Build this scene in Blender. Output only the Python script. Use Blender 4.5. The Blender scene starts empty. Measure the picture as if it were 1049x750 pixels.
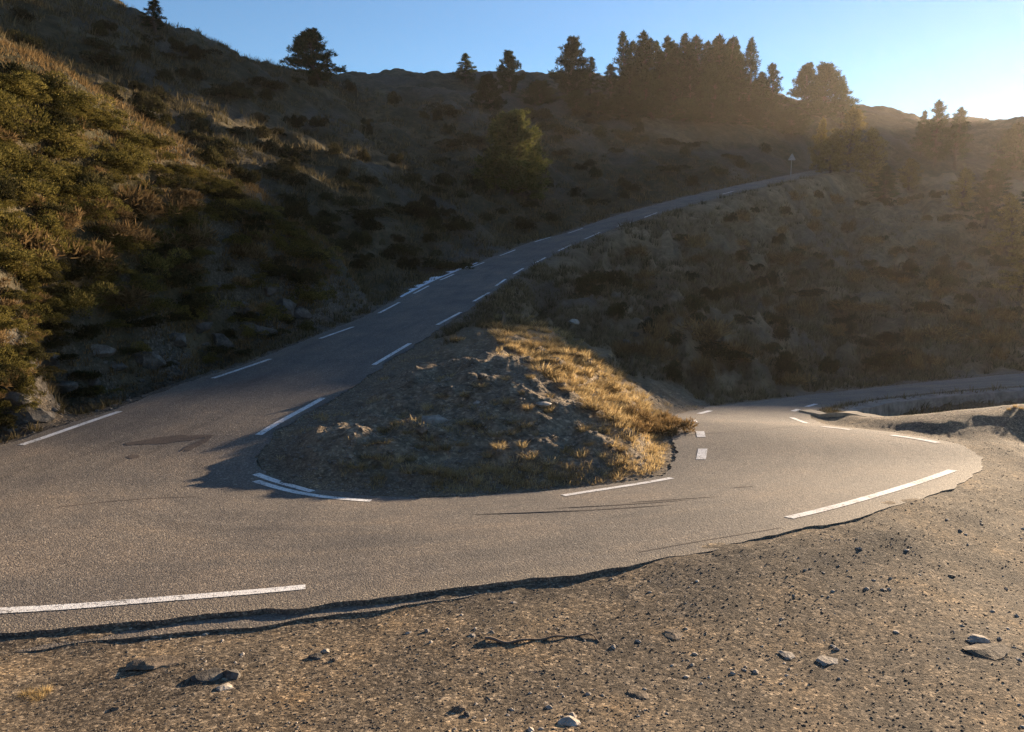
import bpy, math, random
import numpy as np

random.seed(4)
RNG = np.random.default_rng(11)
C = bpy.context.scene.collection
F = 757.0
PITCH = math.atan((375 - 252) / F)
CP, SP = math.cos(PITCH), math.sin(PITCH)
ZC = 4.0                                   # camera height above the datum
SUN_AZ, SUN_EL = math.radians(43.0), math.radians(7.9)

# ------------------------------------------------------------------ small helpers
def pt(px, py, d):
    a = (px - 524.5) / F
    b = (375 - py) / F
    ry = CP + b * SP
    k = d / ry
    return (a * k, d, (-SP + b * CP) * k)

def smooth(a, b, x):
    t = np.clip((x - a) / (b - a + 1e-9), 0, 1)
    return t * t * (3 - 2 * t)

def _hash(ix, iy, seed):
    h = (ix.astype(np.int64) * 374761393 + iy.astype(np.int64) * 668265263 + seed * 974711) & 0xFFFFFFFF
    h = ((h ^ (h >> 13)) * 1274126177) & 0xFFFFFFFF
    h = (h ^ (h >> 16)) & 0xFFFFFFFF
    return h.astype(np.float64) / 4294967295.0

def vnoise(x, y, seed=0):
    ix = np.floor(x); iy = np.floor(y)
    fx = x - ix; fy = y - iy
    fx = fx * fx * (3 - 2 * fx); fy = fy * fy * (3 - 2 * fy)
    a = _hash(ix, iy, seed); b = _hash(ix + 1, iy, seed)
    c = _hash(ix, iy + 1, seed); d = _hash(ix + 1, iy + 1, seed)
    return (a + (b - a) * fx + (c - a) * fy + (a - b - c + d) * fx * fy) * 2 - 1

def fbm(x, y, lam, octv=4, seed=0, gain=0.5):
    out = np.zeros_like(x); amp = 1.0; f = 1.0 / lam
    for o in range(octv):
        ca, sa = math.cos(0.6 * o + seed), math.sin(0.6 * o + seed)
        out += amp * vnoise((x * ca - y * sa) * f + 17.3 * o, (x * sa + y * ca) * f - 9.1 * o, seed + o)
        amp *= gain; f *= 2.03
    return out

def catmull(P, step):
    P = np.array(P, float)
    d = np.linalg.norm(np.diff(P[:, :2], axis=0), axis=1)
    t = np.concatenate([[0], np.cumsum(np.sqrt(np.maximum(d, 1e-3)))])
    out = []
    n = len(P)
    # centripetal finite-difference tangents
    m = np.zeros_like(P)
    for i in range(n):
        if i == 0: m[i] = (P[1] - P[0]) / (t[1] - t[0])
        elif i == n - 1: m[i] = (P[-1] - P[-2]) / (t[-1] - t[-2])
        else:
            h0, h1 = t[i] - t[i-1], t[i+1] - t[i]
            m[i] = ((P[i] - P[i-1]) / h0 * h1 + (P[i+1] - P[i]) / h1 * h0) / (h0 + h1)
    for i in range(n - 1):
        h = t[i+1] - t[i]
        k = max(2, int(math.ceil(d[i] / step)))
        for s in np.arange(k) / k:
            h00 = 2*s**3 - 3*s**2 + 1; h10 = s**3 - 2*s**2 + s
            h01 = -2*s**3 + 3*s**2; h11 = s**3 - s**2
            out.append(h00*P[i] + h10*h*m[i] + h01*P[i+1] + h11*h*m[i+1])
    out.append(P[-1])
    return np.array(out)

def mesh_obj(name, V, Fs, mats, parent=None, smooth_sh=False, midx=None, uv=None):
    """V (n,3), Fs list of (m,k) index arrays."""
    me = bpy.data.meshes.new(name)
    V = np.asarray(V, np.float32)
    if not isinstance(Fs, (list, tuple)): Fs = [Fs]
    Fs = [np.asarray(f, np.int32) for f in Fs if len(f)]
    me.vertices.add(len(V)); me.vertices.foreach_set('co', V.ravel())
    loops = np.concatenate([f.ravel() for f in Fs])
    tot = np.concatenate([np.full(len(f), f.shape[1], np.int32) for f in Fs])
    start = np.concatenate([[0], np.cumsum(tot)[:-1]]).astype(np.int32)
    me.loops.add(len(loops)); me.loops.foreach_set('vertex_index', loops)
    me.polygons.add(len(tot)); me.polygons.foreach_set('loop_start', start)
    try: me.polygons.foreach_set('loop_total', tot)
    except Exception: pass
    if not isinstance(mats, (list, tuple)): mats = [mats]
    for m in mats: me.materials.append(m)
    if midx is not None: me.polygons.foreach_set('material_index', np.asarray(midx, np.int32))
    me.polygons.foreach_set('use_smooth', np.full(len(tot), bool(smooth_sh)))
    me.update(calc_edges=True); me.validate(verbose=False)
    o = bpy.data.objects.new(name, me); C.objects.link(o)
    if parent: o.parent = parent
    return o

def tag(o, label, cat, group=None):
    o['label'] = label; o['category'] = cat
    if group: o['group'] = group
    return o

def empty(name, loc=(0, 0, 0)):
    o = bpy.data.objects.new(name, None); C.objects.link(o); o.location = loc
    o.empty_display_size = 0.3
    return o

def clone(root, loc, rotz, scale):
    r = root.copy(); C.objects.link(r)
    r.location = loc; r.rotation_euler = (0, 0, rotz)
    r.scale = scale if isinstance(scale, (tuple, list)) else (scale,) * 3
    for ch in root.children:
        c = ch.copy(); C.objects.link(c); c.parent = r
    return r

# ------------------------------------------------------------------ materials
def mat(name):
    m = bpy.data.materials.new(name); m.use_nodes = True
    nt = m.node_tree
    for n in list(nt.nodes): nt.nodes.remove(n)
    return m, nt

class N:
    def __init__(s, nt): s.nt = nt
    def __call__(s, t, **kw):
        n = s.nt.nodes.new(t)
        for k, v in kw.items():
            if k.startswith('i_'):
                n.inputs[k[2:].replace('_', ' ')].default_value = v
            else: setattr(n, k, v)
        return n
    def link(s, a, b): s.nt.links.new(a, b)
    def noise(s, vec, scale, detail=4, rough=0.55, dim='3D'):
        n = s('ShaderNodeTexNoise'); n.inputs['Scale'].default_value = scale
        n.inputs['Detail'].default_value = detail; n.inputs['Roughness'].default_value = rough
        s.link(vec, n.inputs['Vector']); return n
    def ramp(s, fac, stops):
        r = s('ShaderNodeValToRGB'); cr = r.color_ramp
        while len(cr.elements) < len(stops): cr.elements.new(0.5)
        for e, (p, c) in zip(cr.elements, stops):
            e.position = p
            e.color = (c, c, c, 1) if isinstance(c, (int, float)) else (*c, 1)
        s.link(fac, r.inputs['Fac']); return r
    def mix(s, fac, a, b, mode='MIX'):
        m = s('ShaderNodeMix', data_type='RGBA', blend_type=mode)
        for sock, v in ((m.inputs[0], fac), (m.inputs[6], a), (m.inputs[7], b)):
            if isinstance(v, (int, float)): sock.default_value = v
            elif isinstance(v, tuple): sock.default_value = (*v, 1)
            else: s.link(v, sock)
        return m.outputs[2]
    def math(s, op, a, b=None):
        m = s('ShaderNodeMath', operation=op)
        for sock, v in ((m.inputs[0], a), (m.inputs[1], b)):
            if v is None: continue
            if isinstance(v, (int, float)): sock.default_value = v
            else: s.link(v, sock)
        return m.outputs[0]
    def bsdf(s, color, rough=0.9, normal=None, spec=0.3):
        b = s('ShaderNodeBsdfPrincipled'); b.inputs['Roughness'].default_value = rough
        b.inputs['Specular IOR Level'].default_value = spec
        if isinstance(color, tuple): b.inputs['Base Color'].default_value = (*color, 1)
        else: s.link(color, b.inputs['Base Color'])
        if normal: s.link(normal, b.inputs['Normal'])
        o = s('ShaderNodeOutputMaterial'); s.link(b.outputs[0], o.inputs[0]); return b
    def bump(s, h, strength, dist, normal=None):
        b = s('ShaderNodeBump'); b.inputs['Strength'].default_value = strength
        b.inputs['Distance'].default_value = dist
        s.link(h, b.inputs['Height'])
        if normal: s.link(normal, b.inputs['Normal'])
        return b.outputs[0]

def make_asphalt():
    m, nt = mat('asphalt'); n = N(nt)
    P = n('ShaderNodeNewGeometry').outputs['Position']
    v1 = n('ShaderNodeTexVoronoi'); v1.inputs['Scale'].default_value = 70; n.link(P, v1.inputs['Vector'])
    v2 = n('ShaderNodeTexVoronoi'); v2.inputs['Scale'].default_value = 34; n.link(P, v2.inputs['Vector'])
    bw = n('ShaderNodeSeparateColor'); n.link(v1.outputs['Color'], bw.inputs[0])
    bw2 = n('ShaderNodeSeparateColor'); n.link(v2.outputs['Color'], bw2.inputs[0])
    spk = n.ramp(bw.outputs[0], [(0, (0.045, 0.041, 0.037)), (0.35, (0.105, 0.094, 0.082)), (0.75, (0.18, 0.158, 0.135)), (1, (0.36, 0.32, 0.275))])
    spk2 = n.ramp(bw2.outputs[1], [(0, (0.06, 0.055, 0.05)), (0.6, (0.12, 0.108, 0.096)), (0.93, (0.18, 0.162, 0.14)), (1, (0.38, 0.35, 0.30))])
    c = n.mix(0.45, spk.outputs[0], spk2.outputs[0])
    big = n.noise(P, 0.5, 6, 0.62)
    r = n.ramp(big.outputs[0], [(0.30, (0.66, 0.66, 0.68)), (0.48, (0.98, 0.955, 0.92)), (0.68, (1.32, 1.2, 1.06))])
    c = n.mix(1.0, c, r.outputs[0], 'MULTIPLY')
    # long worn wheel streaks, stretched across the view
    la = n('ShaderNodeAttribute', attribute_name='lane')
    mp = n('ShaderNodeMapping'); mp.inputs['Scale'].default_value = (9.0, 22.0, 1)
    n.link(la.outputs['Color'], mp.inputs['Vector'])
    st = n.noise(mp.outputs[0], 1.0, 6, 0.62)
    r2 = n.ramp(st.outputs[0], [(0.30, (0.66, 0.65, 0.65)), (0.46, (0.95, 0.94, 0.93)), (0.56, (1.03, 1.0, 0.97)), (0.72, (1.25, 1.17, 1.05))])
    c = n.mix(1.0, c, r2.outputs[0], 'MULTIPLY')
    # fine cracks
    vc = n('ShaderNodeTexVoronoi', feature='DISTANCE_TO_EDGE'); vc.inputs['Scale'].default_value = 0.32
    w = n.noise(P, 1.4, 4, 0.6)
    off = n.mix(0.16, P, w.outputs['Color'], 'LINEAR_LIGHT')
    n.link(off, vc.inputs['Vector'])
    cr = n.ramp(vc.outputs[0], [(0.0, 1.0), (0.006, 0.0)])
    gate = n.ramp(n.noise(P, 0.35, 2).outputs[0], [(0.62, 0.0), (0.7, 0.6)])
    fac = n.math('MULTIPLY', cr.outputs[0], gate.outputs[0])
    c = n.mix(fac, c, (0.025, 0.023, 0.022))
    ls = n('ShaderNodeSeparateColor'); n.link(la.outputs['Color'], ls.inputs[0])
    gn = n.noise(P, 2.4, 6, 0.7)
    ge = n.math('ADD', ls.outputs[0], n.math('MULTIPLY', n.math('SUBTRACT', gn.outputs[0], 0.5), 0.30))
    gm = n.ramp(ge, [(0.0, 1.0), (0.045, 0.8), (0.075, 0.25), (0.12, 0.0)])
    gc_ = n.ramp(bw.outputs[2], [(0, (0.06, 0.05, 0.04)), (0.5, (0.14, 0.115, 0.09)), (0.85, (0.23, 0.19, 0.14)), (1, (0.40, 0.335, 0.25))])
    c = n.mix(gm.outputs[0], c, gc_.outputs[0])
    h = n.math('ADD', n.math('MULTIPLY', v1.outputs['Distance'], -1.0), n.math('MULTIPLY', v2.outputs['Distance'], -0.9))
    h2 = n.noise(P, 9, 5, 0.7)
    h = n.math('ADD', h, n.math('MULTIPLY', h2.outputs[0], 1.2))
    h = n.math('SUBTRACT', h, n.math('MULTIPLY', fac, 1.0))
    nr = n.bump(h, 0.6, 0.008)
    n.bsdf(c, 0.82, nr, 0.35)
    return m

def make_paint():
    m, nt = mat('worn_white_paint'); n = N(nt)
    P = n('ShaderNodeNewGeometry').outputs['Position']
    a = n.noise(P, 26, 4, 0.7); b = n.noise(P, 2.2, 3, 0.6)
    s = n.math('ADD', n.math('MULTIPLY', a.outputs[0], 0.78), n.math('MULTIPLY', b.outputs[0], 0.22))
    f = n.ramp(s, [(0.395, 0.0), (0.465, 1.0)])
    v = n('ShaderNodeTexVoronoi'); v.inputs['Scale'].default_value = 70; n.link(P, v.inputs['Vector'])
    dirt = n.ramp(b.outputs[0], [(0.3, (0.60, 0.585, 0.555)), (0.7, (0.80, 0.79, 0.765))])
    c = n.mix(f.outputs[0], (0.11, 0.10, 0.09), dirt.outputs[0])
    n.bsdf(c, 0.75, n.bump(v.outputs['Distance'], 0.4, -0.006), 0.3)
    return m

def make_patch():
    m, nt = mat('tar_patch'); n = N(nt)
    P = n('ShaderNodeNewGeometry').outputs['Position']
    a = n.noise(P, 30, 4, 0.7)
    c = n.ramp(a.outputs[0], [(0.3, (0.05, 0.038, 0.032)), (0.7, (0.11, 0.085, 0.07))])
    n.bsdf(c.outputs[0], 0.9, n.bump(a.outputs[0], 0.6, 0.01))
    return m

def make_ground():
    m, nt = mat('hillside_ground'); n = N(nt)
    P = n('ShaderNodeNewGeometry').outputs['Position']
    at = n('ShaderNodeAttribute', attribute_name='zone')
    sp = n('ShaderNodeSeparateColor'); n.link(at.outputs['Color'], sp.inputs[0])
    G, M, S = sp.outputs[0], sp.outputs[1], sp.outputs[2]
    # heath slope: dark heather, brown bracken, straw
    b1 = n.noise(P, 0.16, 6, 0.65); b2 = n.noise(P, 1.3, 6, 0.68); b3 = n.noise(P, 7.0, 4, 0.7)
    s = n.math('ADD', n.math('ADD', n.math('MULTIPLY', b1.outputs[0], 0.45), n.math('MULTIPLY', b2.outputs[0], 0.35)), n.math('MULTIPLY', b3.outputs[0], 0.2))
    dry = n.ramp(s, [(0.36, (0.085, 0.062, 0.034)), (0.46, (0.15, 0.108, 0.060)), (0.54, (0.23, 0.165, 0.095)), (0.66, (0.34, 0.26, 0.165))])  # dry grass tone, lightened further to put missing haze glow into the colour
    da = n('ShaderNodeAttribute', attribute_name='dry')
    heath = n.ramp(s, [(0.38, (0.030, 0.028, 0.014)), (0.46, (0.046, 0.041, 0.021)), (0.52, (0.075, 0.060, 0.033)), (0.58, (0.125, 0.098, 0.056)), (0.68, (0.20, 0.16, 0.10))])
    # mound: gravelly earth with moss and straw
    m2 = n.noise(P, 3.2, 6, 0.7)
    v = n('ShaderNodeTexVoronoi'); v.inputs['Scale'].default_value = 16; n.link(P, v.inputs['Vector'])
    vs = n('ShaderNodeSeparateColor'); n.link(v.outputs['Color'], vs.inputs[0])
    earth = n.ramp(m2.outputs[0], [(0.3, (0.085, 0.066, 0.043)), (0.45, (0.185, 0.145, 0.098)), (0.58, (0.285, 0.223, 0.150)), (0.70, (0.37, 0.295, 0.195))])
    peb = n.ramp(vs.outputs[0], [(0, 0.55), (0.6, 0.95), (0.9, 1.35), (1, 2.0)])
    earth2 = n.mix(0.75, earth.outputs[0], peb.outputs[0], 'MULTIPLY')
    # gravel: mixed grey-brown chips
    g1 = n('ShaderNodeTexVoronoi'); g1.inputs['Scale'].default_value = 46; n.link(P, g1.inputs['Vector'])
    g2 = n('ShaderNodeTexVoronoi'); g2.inputs['Scale'].default_value = 19; n.link(P, g2.inputs['Vector'])
    gs = n('ShaderNodeSeparateColor'); n.link(g1.outputs['Color'], gs.inputs[0])
    gs2 = n('ShaderNodeSeparateColor'); n.link(g2.outputs['Color'], gs2.inputs[0])
    ga = n.ramp(gs.outputs[0], [(0, (0.055, 0.047, 0.038)), (0.5, (0.125, 0.105, 0.082)), (0.85, (0.21, 0.175, 0.13)), (1, (0.40, 0.335, 0.25))])
    gb = n.ramp(gs2.outputs[0], [(0, 0.6), (0.7, 1.05), (1, 1.6)])
    gp = n.noise(P, 1.1, 7, 0.7)
    gc = n.ramp(gp.outputs[0], [(0.34, (0.56, 0.55, 0.55)), (0.48, (0.92, 0.86, 0.78)), (0.58, (1.16, 1.03, 0.86)), (0.70, (1.65, 1.36, 0.98))])
    grav = n.mix(1.0, n.mix(0.7, ga.outputs[0], gb.outputs[0], 'MULTIPLY'), gc.outputs[0], 'MULTIPLY')
    # scree: grey slate chips
    sc = n.ramp(gs2.outputs[1], [(0, (0.04, 0.036, 0.03)), (0.6, (0.085, 0.075, 0.062)), (1, (0.19, 0.17, 0.14))])
    c = n.mix(S, n.mix(da.outputs['Fac'], heath.outputs[0], dry.outputs[0]), sc.outputs[0])
    c = n.mix(M, c, earth2)
    c = n.mix(G, c, grav)
    gn = n.noise(P, 55, 5, 0.75); gn2 = n.noise(P, 17, 5, 0.7)
    hg = n.math('ADD', n.math('MULTIPLY', g1.outputs['Distance'], -0.35), n.math('MULTIPLY', gn.outputs[0], 1.1))
    hg = n.math('ADD', hg, n.math('MULTIPLY', gn2.outputs[0], 1.8))
    nb = n.bump(hg, 0.75, 0.010)
    hh = n.math('ADD', n.math('MULTIPLY', b2.outputs[0], 1.0), n.math('MULTIPLY', b3.outputs[0], 0.5))
    hh = n.math('MULTIPLY', hh, n.math('SUBTRACT', 1.0, G))
    nb = n.bump(hh, 0.8, 0.28, nb)
    n.bsdf(c, 0.95, nb, 0.15)
    return m

def make_rock(name, cols, scale=5.0):
    m, nt = mat(name); n = N(nt)
    P = n('ShaderNodeTexCoord').outputs['Object']
    oi = n('ShaderNodeObjectInfo')
    a = n.noise(P, scale, 7, 0.68); b = n.noise(P, scale * 6, 4, 0.7)
    s = n.math('ADD', n.math('MULTIPLY', a.outputs[0], 0.7), n.math('MULTIPLY', b.outputs[0], 0.3))
    r = n.ramp(s, [(0.36, cols[0]), (0.5, cols[1]), (0.64, cols[2])])
    br = n.math('ADD', n.math('MULTIPLY', oi.outputs['Random'], 0.5), 0.75)
    hs = n('ShaderNodeHueSaturation'); n.link(r.outputs[0], hs.inputs['Color']); n.link(br, hs.inputs['Value'])
    n.bsdf(hs.outputs[0], 0.88, n.bump(s, 0.9, 0.05), 0.25)
    return m

def make_leaf(name, cols, trans, var=0.5, scale=1.2):
    m, nt = mat(name); n = N(nt)
    P = n('ShaderNodeNewGeometry')
    oi = n('ShaderNodeObjectInfo')
    a = n.noise(P.outputs['Position'], scale, 3, 0.6)
    w = n('ShaderNodeTexWhiteNoise', noise_dimensions='1D'); n.link(P.outputs['Random Per Island'], w.inputs['W'])
    s = n.math('ADD', n.math('MULTIPLY', a.outputs[0], 0.6), n.math('MULTIPLY', w.outputs[0], 0.4))
    r = n.ramp(s, [(0.28, cols[0]), (0.5, cols[1]), (0.72, cols[2])])
    br = n.math('ADD', n.math('MULTIPLY', oi.outputs['Random'], var), 1 - var / 2)
    hs = n('ShaderNodeHueSaturation'); n.link(r.outputs[0], hs.inputs['Color']); n.link(br, hs.inputs['Value'])
    d = n('ShaderNodeBsdfDiffuse'); t = n('ShaderNodeBsdfTranslucent')
    n.link(hs.outputs[0], d.inputs[0]); n.link(hs.outputs[0], t.inputs[0])
    mx = n('ShaderNodeMixShader'); mx.inputs[0].default_value = trans
    n.link(d.outputs[0], mx.inputs[1]); n.link(t.outputs[0], mx.inputs[2])
    o = n('ShaderNodeOutputMaterial'); n.link(mx.outputs[0], o.inputs[0])
    return m

def make_plain(name, c0, c1, scale, rough=0.8, bumpd=0.01, metal=0.0):
    m, nt = mat(name); n = N(nt)
    P = n('ShaderNodeTexCoord').outputs['Object']
    a = n.noise(P, scale, 6, 0.65)
    r = n.ramp(a.outputs[0], [(0.33, c0), (0.67, c1)])
    b = n.bsdf(r.outputs[0], rough, n.bump(a.outputs[0], 0.6, bumpd))
    b.inputs['Metallic'].default_value = metal
    return m

M_ASPH, M_PAINT, M_PATCH, M_GROUND = make_asphalt(), make_paint(), make_patch(), make_ground()
M_ROCKG = make_rock('grey_slate_rock', ((0.040, 0.035, 0.030), (0.085, 0.075, 0.063), (0.165, 0.148, 0.125)))
M_ROCKP = make_rock('pale_limestone_rock', ((0.20, 0.17, 0.135), (0.36, 0.31, 0.25), (0.50, 0.44, 0.36)))
M_ROCKB = make_rock('brown_rock', ((0.07, 0.055, 0.04), (0.15, 0.115, 0.08), (0.27, 0.21, 0.15)))
M_PEB = make_rock('gravel_chips', ((0.06, 0.052, 0.043), (0.16, 0.135, 0.105), (0.34, 0.30, 0.24)), 30.0)
M_NEEDLE = make_leaf('pine_needles', ((0.018, 0.028, 0.010), (0.036, 0.052, 0.018), (0.065, 0.080, 0.028)), 0.3)
M_NEEDLE_G = make_leaf('olive_pine_needles', ((0.055, 0.065, 0.018), (0.125, 0.13, 0.038), (0.21, 0.195, 0.07)), 0.3)
M_LARCH = make_leaf('autumn_larch_needles', ((0.09, 0.075, 0.024), (0.17, 0.13, 0.042), (0.27, 0.20, 0.075)), 0.45)
M_GORSE = make_leaf('broom_leaves', ((0.040, 0.038, 0.013), (0.120, 0.102, 0.028), (0.24, 0.19, 0.058)), 0.3, 0.6)
M_HEATH = make_leaf('heather_leaves', ((0.022, 0.022, 0.010), (0.045, 0.042, 0.018), (0.085, 0.070, 0.030)), 0.25, 0.6)
M_BRACK = make_leaf('dry_bracken', ((0.085, 0.056, 0.026), (0.17, 0.110, 0.050), (0.29, 0.20, 0.095)), 0.4, 0.5)
M_STRAW = make_leaf('dry_straw_grass', ((0.23, 0.16, 0.07), (0.42, 0.30, 0.14), (0.58, 0.46, 0.25)), 0.55, 0.5)
M_GRASS = make_leaf('dull_hill_grass', ((0.060, 0.052, 0.026), (0.125, 0.10, 0.053), (0.23, 0.18, 0.10)), 0.4, 0.5)
M_BARK = make_plain('pine_bark', (0.05, 0.036, 0.026), (0.14, 0.10, 0.07), 9, 0.95, 0.03)
M_STEEL = make_plain('galvanised_steel', (0.20, 0.20, 0.20), (0.30, 0.30, 0.30), 6, 0.6, 0.002, 0.2)
M_WALL = make_plain('rough_concrete', (0.15, 0.135, 0.115), (0.30, 0.27, 0.235), 2.6, 0.95, 0.06)
M_SAND = make_plain('pale_sandy_edge', (0.36, 0.28, 0.18), (0.55, 0.45, 0.31), 7, 0.95, 0.02)
M_WOOD = make_plain('weathered_twig', (0.10, 0.072, 0.05), (0.24, 0.18, 0.13), 12, 0.9, 0.01)
M_SNOW = make_plain('old_frost', (0.52, 0.55, 0.60), (0.78, 0.80, 0.83), 5, 0.7, 0.03)

# ------------------------------------------------------------------ the road's two edge lines
O_PX = [(862,170,146),(822,177,122),(775,186.5,105),(735,195,94),(690,205.5,85),(640,219,77.5),(608,229.5,72.5),(582,239,67.5),(548,248,62),
        (512,262,56.5),(482,274,50.5),(451,287,44.5),(424,301,38.5),(388,321,32),(328,347,25.5),(277,368,22),(218,388,19.5),(123,422,16),(22,456,13.5)]
O_MID = [(-9.6,11.3,-3.62),(-9.1,9.0,-3.45),(-7.3,7.2,-3.27)]
O_PX2 = [(0,626,6.4),(150,616,6.6),(310,602,6.95),(480,584,7.4),(640,563,8.0),(808,531,9.0),(900,507,10.2),(968,486,11.7),(985,470,13.0),(962,455,14.2),
         (912,446,15.5),(870,440,16.8),(842,437,17.8),(826,433,19),(815,427,20.8),(826,418,23.5),(850,412.5,26),(880,407.5,28),(920,403,29.5),(980,397.5,30.5),(1049,393,31),(1150,389,32),(1260,385,33)]
I_PX = [(866,173,141),(834,179,118),(790,189,101),(748,199,89.5),(704,210,80.5),(660,223,73),(632,232,68),(599,245,62.5),(572,257,57),(547,270,51),
        (526,281,45),(508,293,39),(485,309,32.8),(448,333,26.6),(383,374,20.3),(331,408,17),(265,446,14),(246,470,12.9),(262,491,12.1),(300,504,11.6),
        (380,513.5,11.4),(480,514,11.45),(575,508,11.8),(690,490,12.8),(708,470,14.3),(706,455,15.6),(702,440,17.2),(700,430,18.7),(712,424,20.3),
        (740,417.5,22.5),(800,410,27),(850,404,31),(950,393,34),(1049,383.5,36),(1150,378,38),(1260,374,40)]
OL = catmull([pt(*p) for p in O_PX] + O_MID + [pt(*p) for p in O_PX2], 0.35)
IL = catmull([pt(*p) for p in I_PX], 0.35)

def thin(A):                      # denser near the camera, sparser far away
    keep = [0]; acc = 0
    for i in range(1, len(A)):
        acc += np.linalg.norm(A[i, :2] - A[i-1, :2])
        if acc >= max(0.22, 0.012 * np.linalg.norm(A[i, :2])) or i == len(A) - 1:
            keep.append(i); acc = 0
    return A[keep]
OL, IL = thin(OL), thin(IL)

def offset(A, d, sgn):
    T = np.gradient(A[:, :2], axis=0); T /= np.linalg.norm(T, axis=1)[:, None] + 1e-9
    k = np.ones(9) / 9
    for c in range(2): T[:, c] = np.convolve(np.pad(T[:, c], 4, mode='edge'), k, 'valid')
    T /= np.linalg.norm(T, axis=1)[:, None] + 1e-9
    B = A.copy(); B[:, 0] += sgn * T[:, 1] * d; B[:, 1] -= sgn * T[:, 0] * d
    return B
# travelling from the top of the hill towards the camera: the outer edge lies on the right of its direction of travel
OE = offset(OL, 0.38, +1); IE = offset(IL, 0.28, -1)

def pair(A, B):
    n, m = len(A), len(B)
    D = np.linalg.norm(A[:, None, :2] - B[None, :, :2], axis=2)
    acc = np.full((n, m), 1e18); acc[0, 0] = D[0, 0]
    acc[0] = np.cumsum(D[0]); acc[:, 0] = np.cumsum(D[:, 0])
    a = acc.tolist(); d = D.tolist()
    for i in range(1, n):
        ai, ap, di = a[i], a[i-1], d[i]
        for j in range(1, m):
            x = ap[j-1]; y = ap[j]; z = ai[j-1]
            ai[j] = di[j] + (x if x <= y and x <= z else (y if y <= z else z))
    i, j = n - 1, m - 1; path = [(i, j)]
    while i or j:
        if i == 0: j -= 1
        elif j == 0: i -= 1
        else:
            x, y, z = a[i-1][j-1], a[i-1][j], a[i][j-1]
            if x <= y and x <= z: i -= 1; j -= 1
            elif y <= z: i -= 1
            else: j -= 1
        path.append((i, j))
    p = np.array(path[::-1], float)
    k = np.hanning(17); k /= k.sum()
    q = p.copy()
    for c in range(2): q[:, c] = np.convolve(np.pad(p[:, c], 8, mode='edge'), k, 'valid')
    q[0] = p[0]; q[-1] = p[-1]
    s = q[:, 0] + q[:, 1]; u = np.linspace(0, s[-1], 900)
    qi, qj = np.interp(u, s, q[:, 0]), np.interp(u, s, q[:, 1])
    f = lambda X, t: np.stack([np.interp(t, np.arange(len(X)), X[:, c]) for c in range(3)], 1)
    return f(A, qi), f(B, qj)
RO, RI = pair(OE, IE)
RC = (RO + RI) / 2
NS = len(RO)  # stations
near_st = np.argmin(np.linalg.norm(RO[:, :2] - np.array([-9.1, 9.0]), axis=1))
end_st = np.argmin(np.linalg.norm(RO[:, :2] - np.array(pt(815, 427, 20.8)[:2]), axis=1))
bend_st = np.argmin(np.linalg.norm(RO[:, :2] - np.array(pt(978, 483, 11.9)[:2]), axis=1))

wall_a = np.argmin(np.linalg.norm(RO[:, :2] - np.array([9.8, 24.0]), axis=1)); wall_b = NS

def road_query(x, y):
    """signed distance outside the asphalt (negative inside), side (+1 outer, -1 inner), road height, station index"""
    n = len(x); e = np.full(n, 1e3); side = np.zeros(n); z = np.zeros(n); st = np.zeros(n)
    sub = np.arange(0, NS, 4)
    for a in range(0, n, 20000):
        sl = slice(a, min(n, a + 20000)); X, Y = x[sl], y[sl]; m = len(X)
        def seg(s):
            o, i = RO[s], RI[s]
            dx, dy = i[..., 0] - o[..., 0], i[..., 1] - o[..., 1]
            L2 = dx * dx + dy * dy
            t = ((X - o[..., 0]) * dx + (Y - o[..., 1]) * dy) / L2
            tc = np.clip(t, 0, 1)
            return np.hypot(X - o[..., 0] - tc * dx, Y - o[..., 1] - tc * dy), t, np.sqrt(L2)
        best = np.full(m, 1e9); bs = np.zeros(m, int)
        for s in sub:
            d = seg(s)[0]; up = d < best
            best[up] = d[up]; bs[up] = s
        Ks = [np.clip(bs + k, 0, NS - 1) for k in range(-5, 6)]
        res = [seg(s) for s in Ks]
        D = np.stack([r_[0] for r_ in res]); T = np.stack([r_[1] for r_ in res]); L = np.stack([r_[2] for r_ in res]); S = np.stack(Ks)
        c = np.argmin(D, 0); ar = np.arange(m)
        d0 = D[c, ar]; t0 = T[c, ar]; L0 = L[c, ar]; s0 = S[c, ar]
        # height: blend the two nearest stations
        cm, cp = np.maximum(c - 1, 0), np.minimum(c + 1, 10)
        c2 = np.where((D[cm, ar] < D[cp, ar]) & (cm != c) | (cp == c), cm, cp)
        d1 = D[c2, ar]; s1 = S[c2, ar]; t1 = np.clip(T[c2, ar], 0, 1); tt = np.clip(t0, 0, 1)
        w1 = d0 / (d0 + d1 + 1e-6)
        z[sl] = (1 - w1) * (RO[s0, 2] * (1 - tt) + RI[s0, 2] * tt) + w1 * (RO[s1, 2] * (1 - t1) + RI[s1, 2] * t1)
        # distance to the edge polylines
        def pl(A):
            out = np.full(m, 1e9)
            for k in range(-3, 3):
                p, q = A[np.clip(s0 + k, 0, NS - 1)], A[np.clip(s0 + k + 1, 0, NS - 1)]
                ux, uy = q[:, 0] - p[:, 0], q[:, 1] - p[:, 1]; l2 = ux * ux + uy * uy + 1e-9
                v = np.clip(((X - p[:, 0]) * ux + (Y - p[:, 1]) * uy) / l2, 0, 1)
                out = np.minimum(out, np.hypot(X - p[:, 0] - v * ux, Y - p[:, 1] - v * uy))
            return out
        outer = t0 < 0.5
        dist = np.where(outer, pl(RO), pl(RI))
        inside = (t0 > 0) & (t0 < 1)
        end = ((s0 < 2) | (s0 > NS - 3)) & (d0 > 0.6)
        e[sl] = np.where(end, d0, np.where(inside, -dist, np.minimum(dist, np.maximum(d0, dist))))
        side[sl] = np.where(outer, 1, -1); st[sl] = s0
    return e, side, z, st

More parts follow.
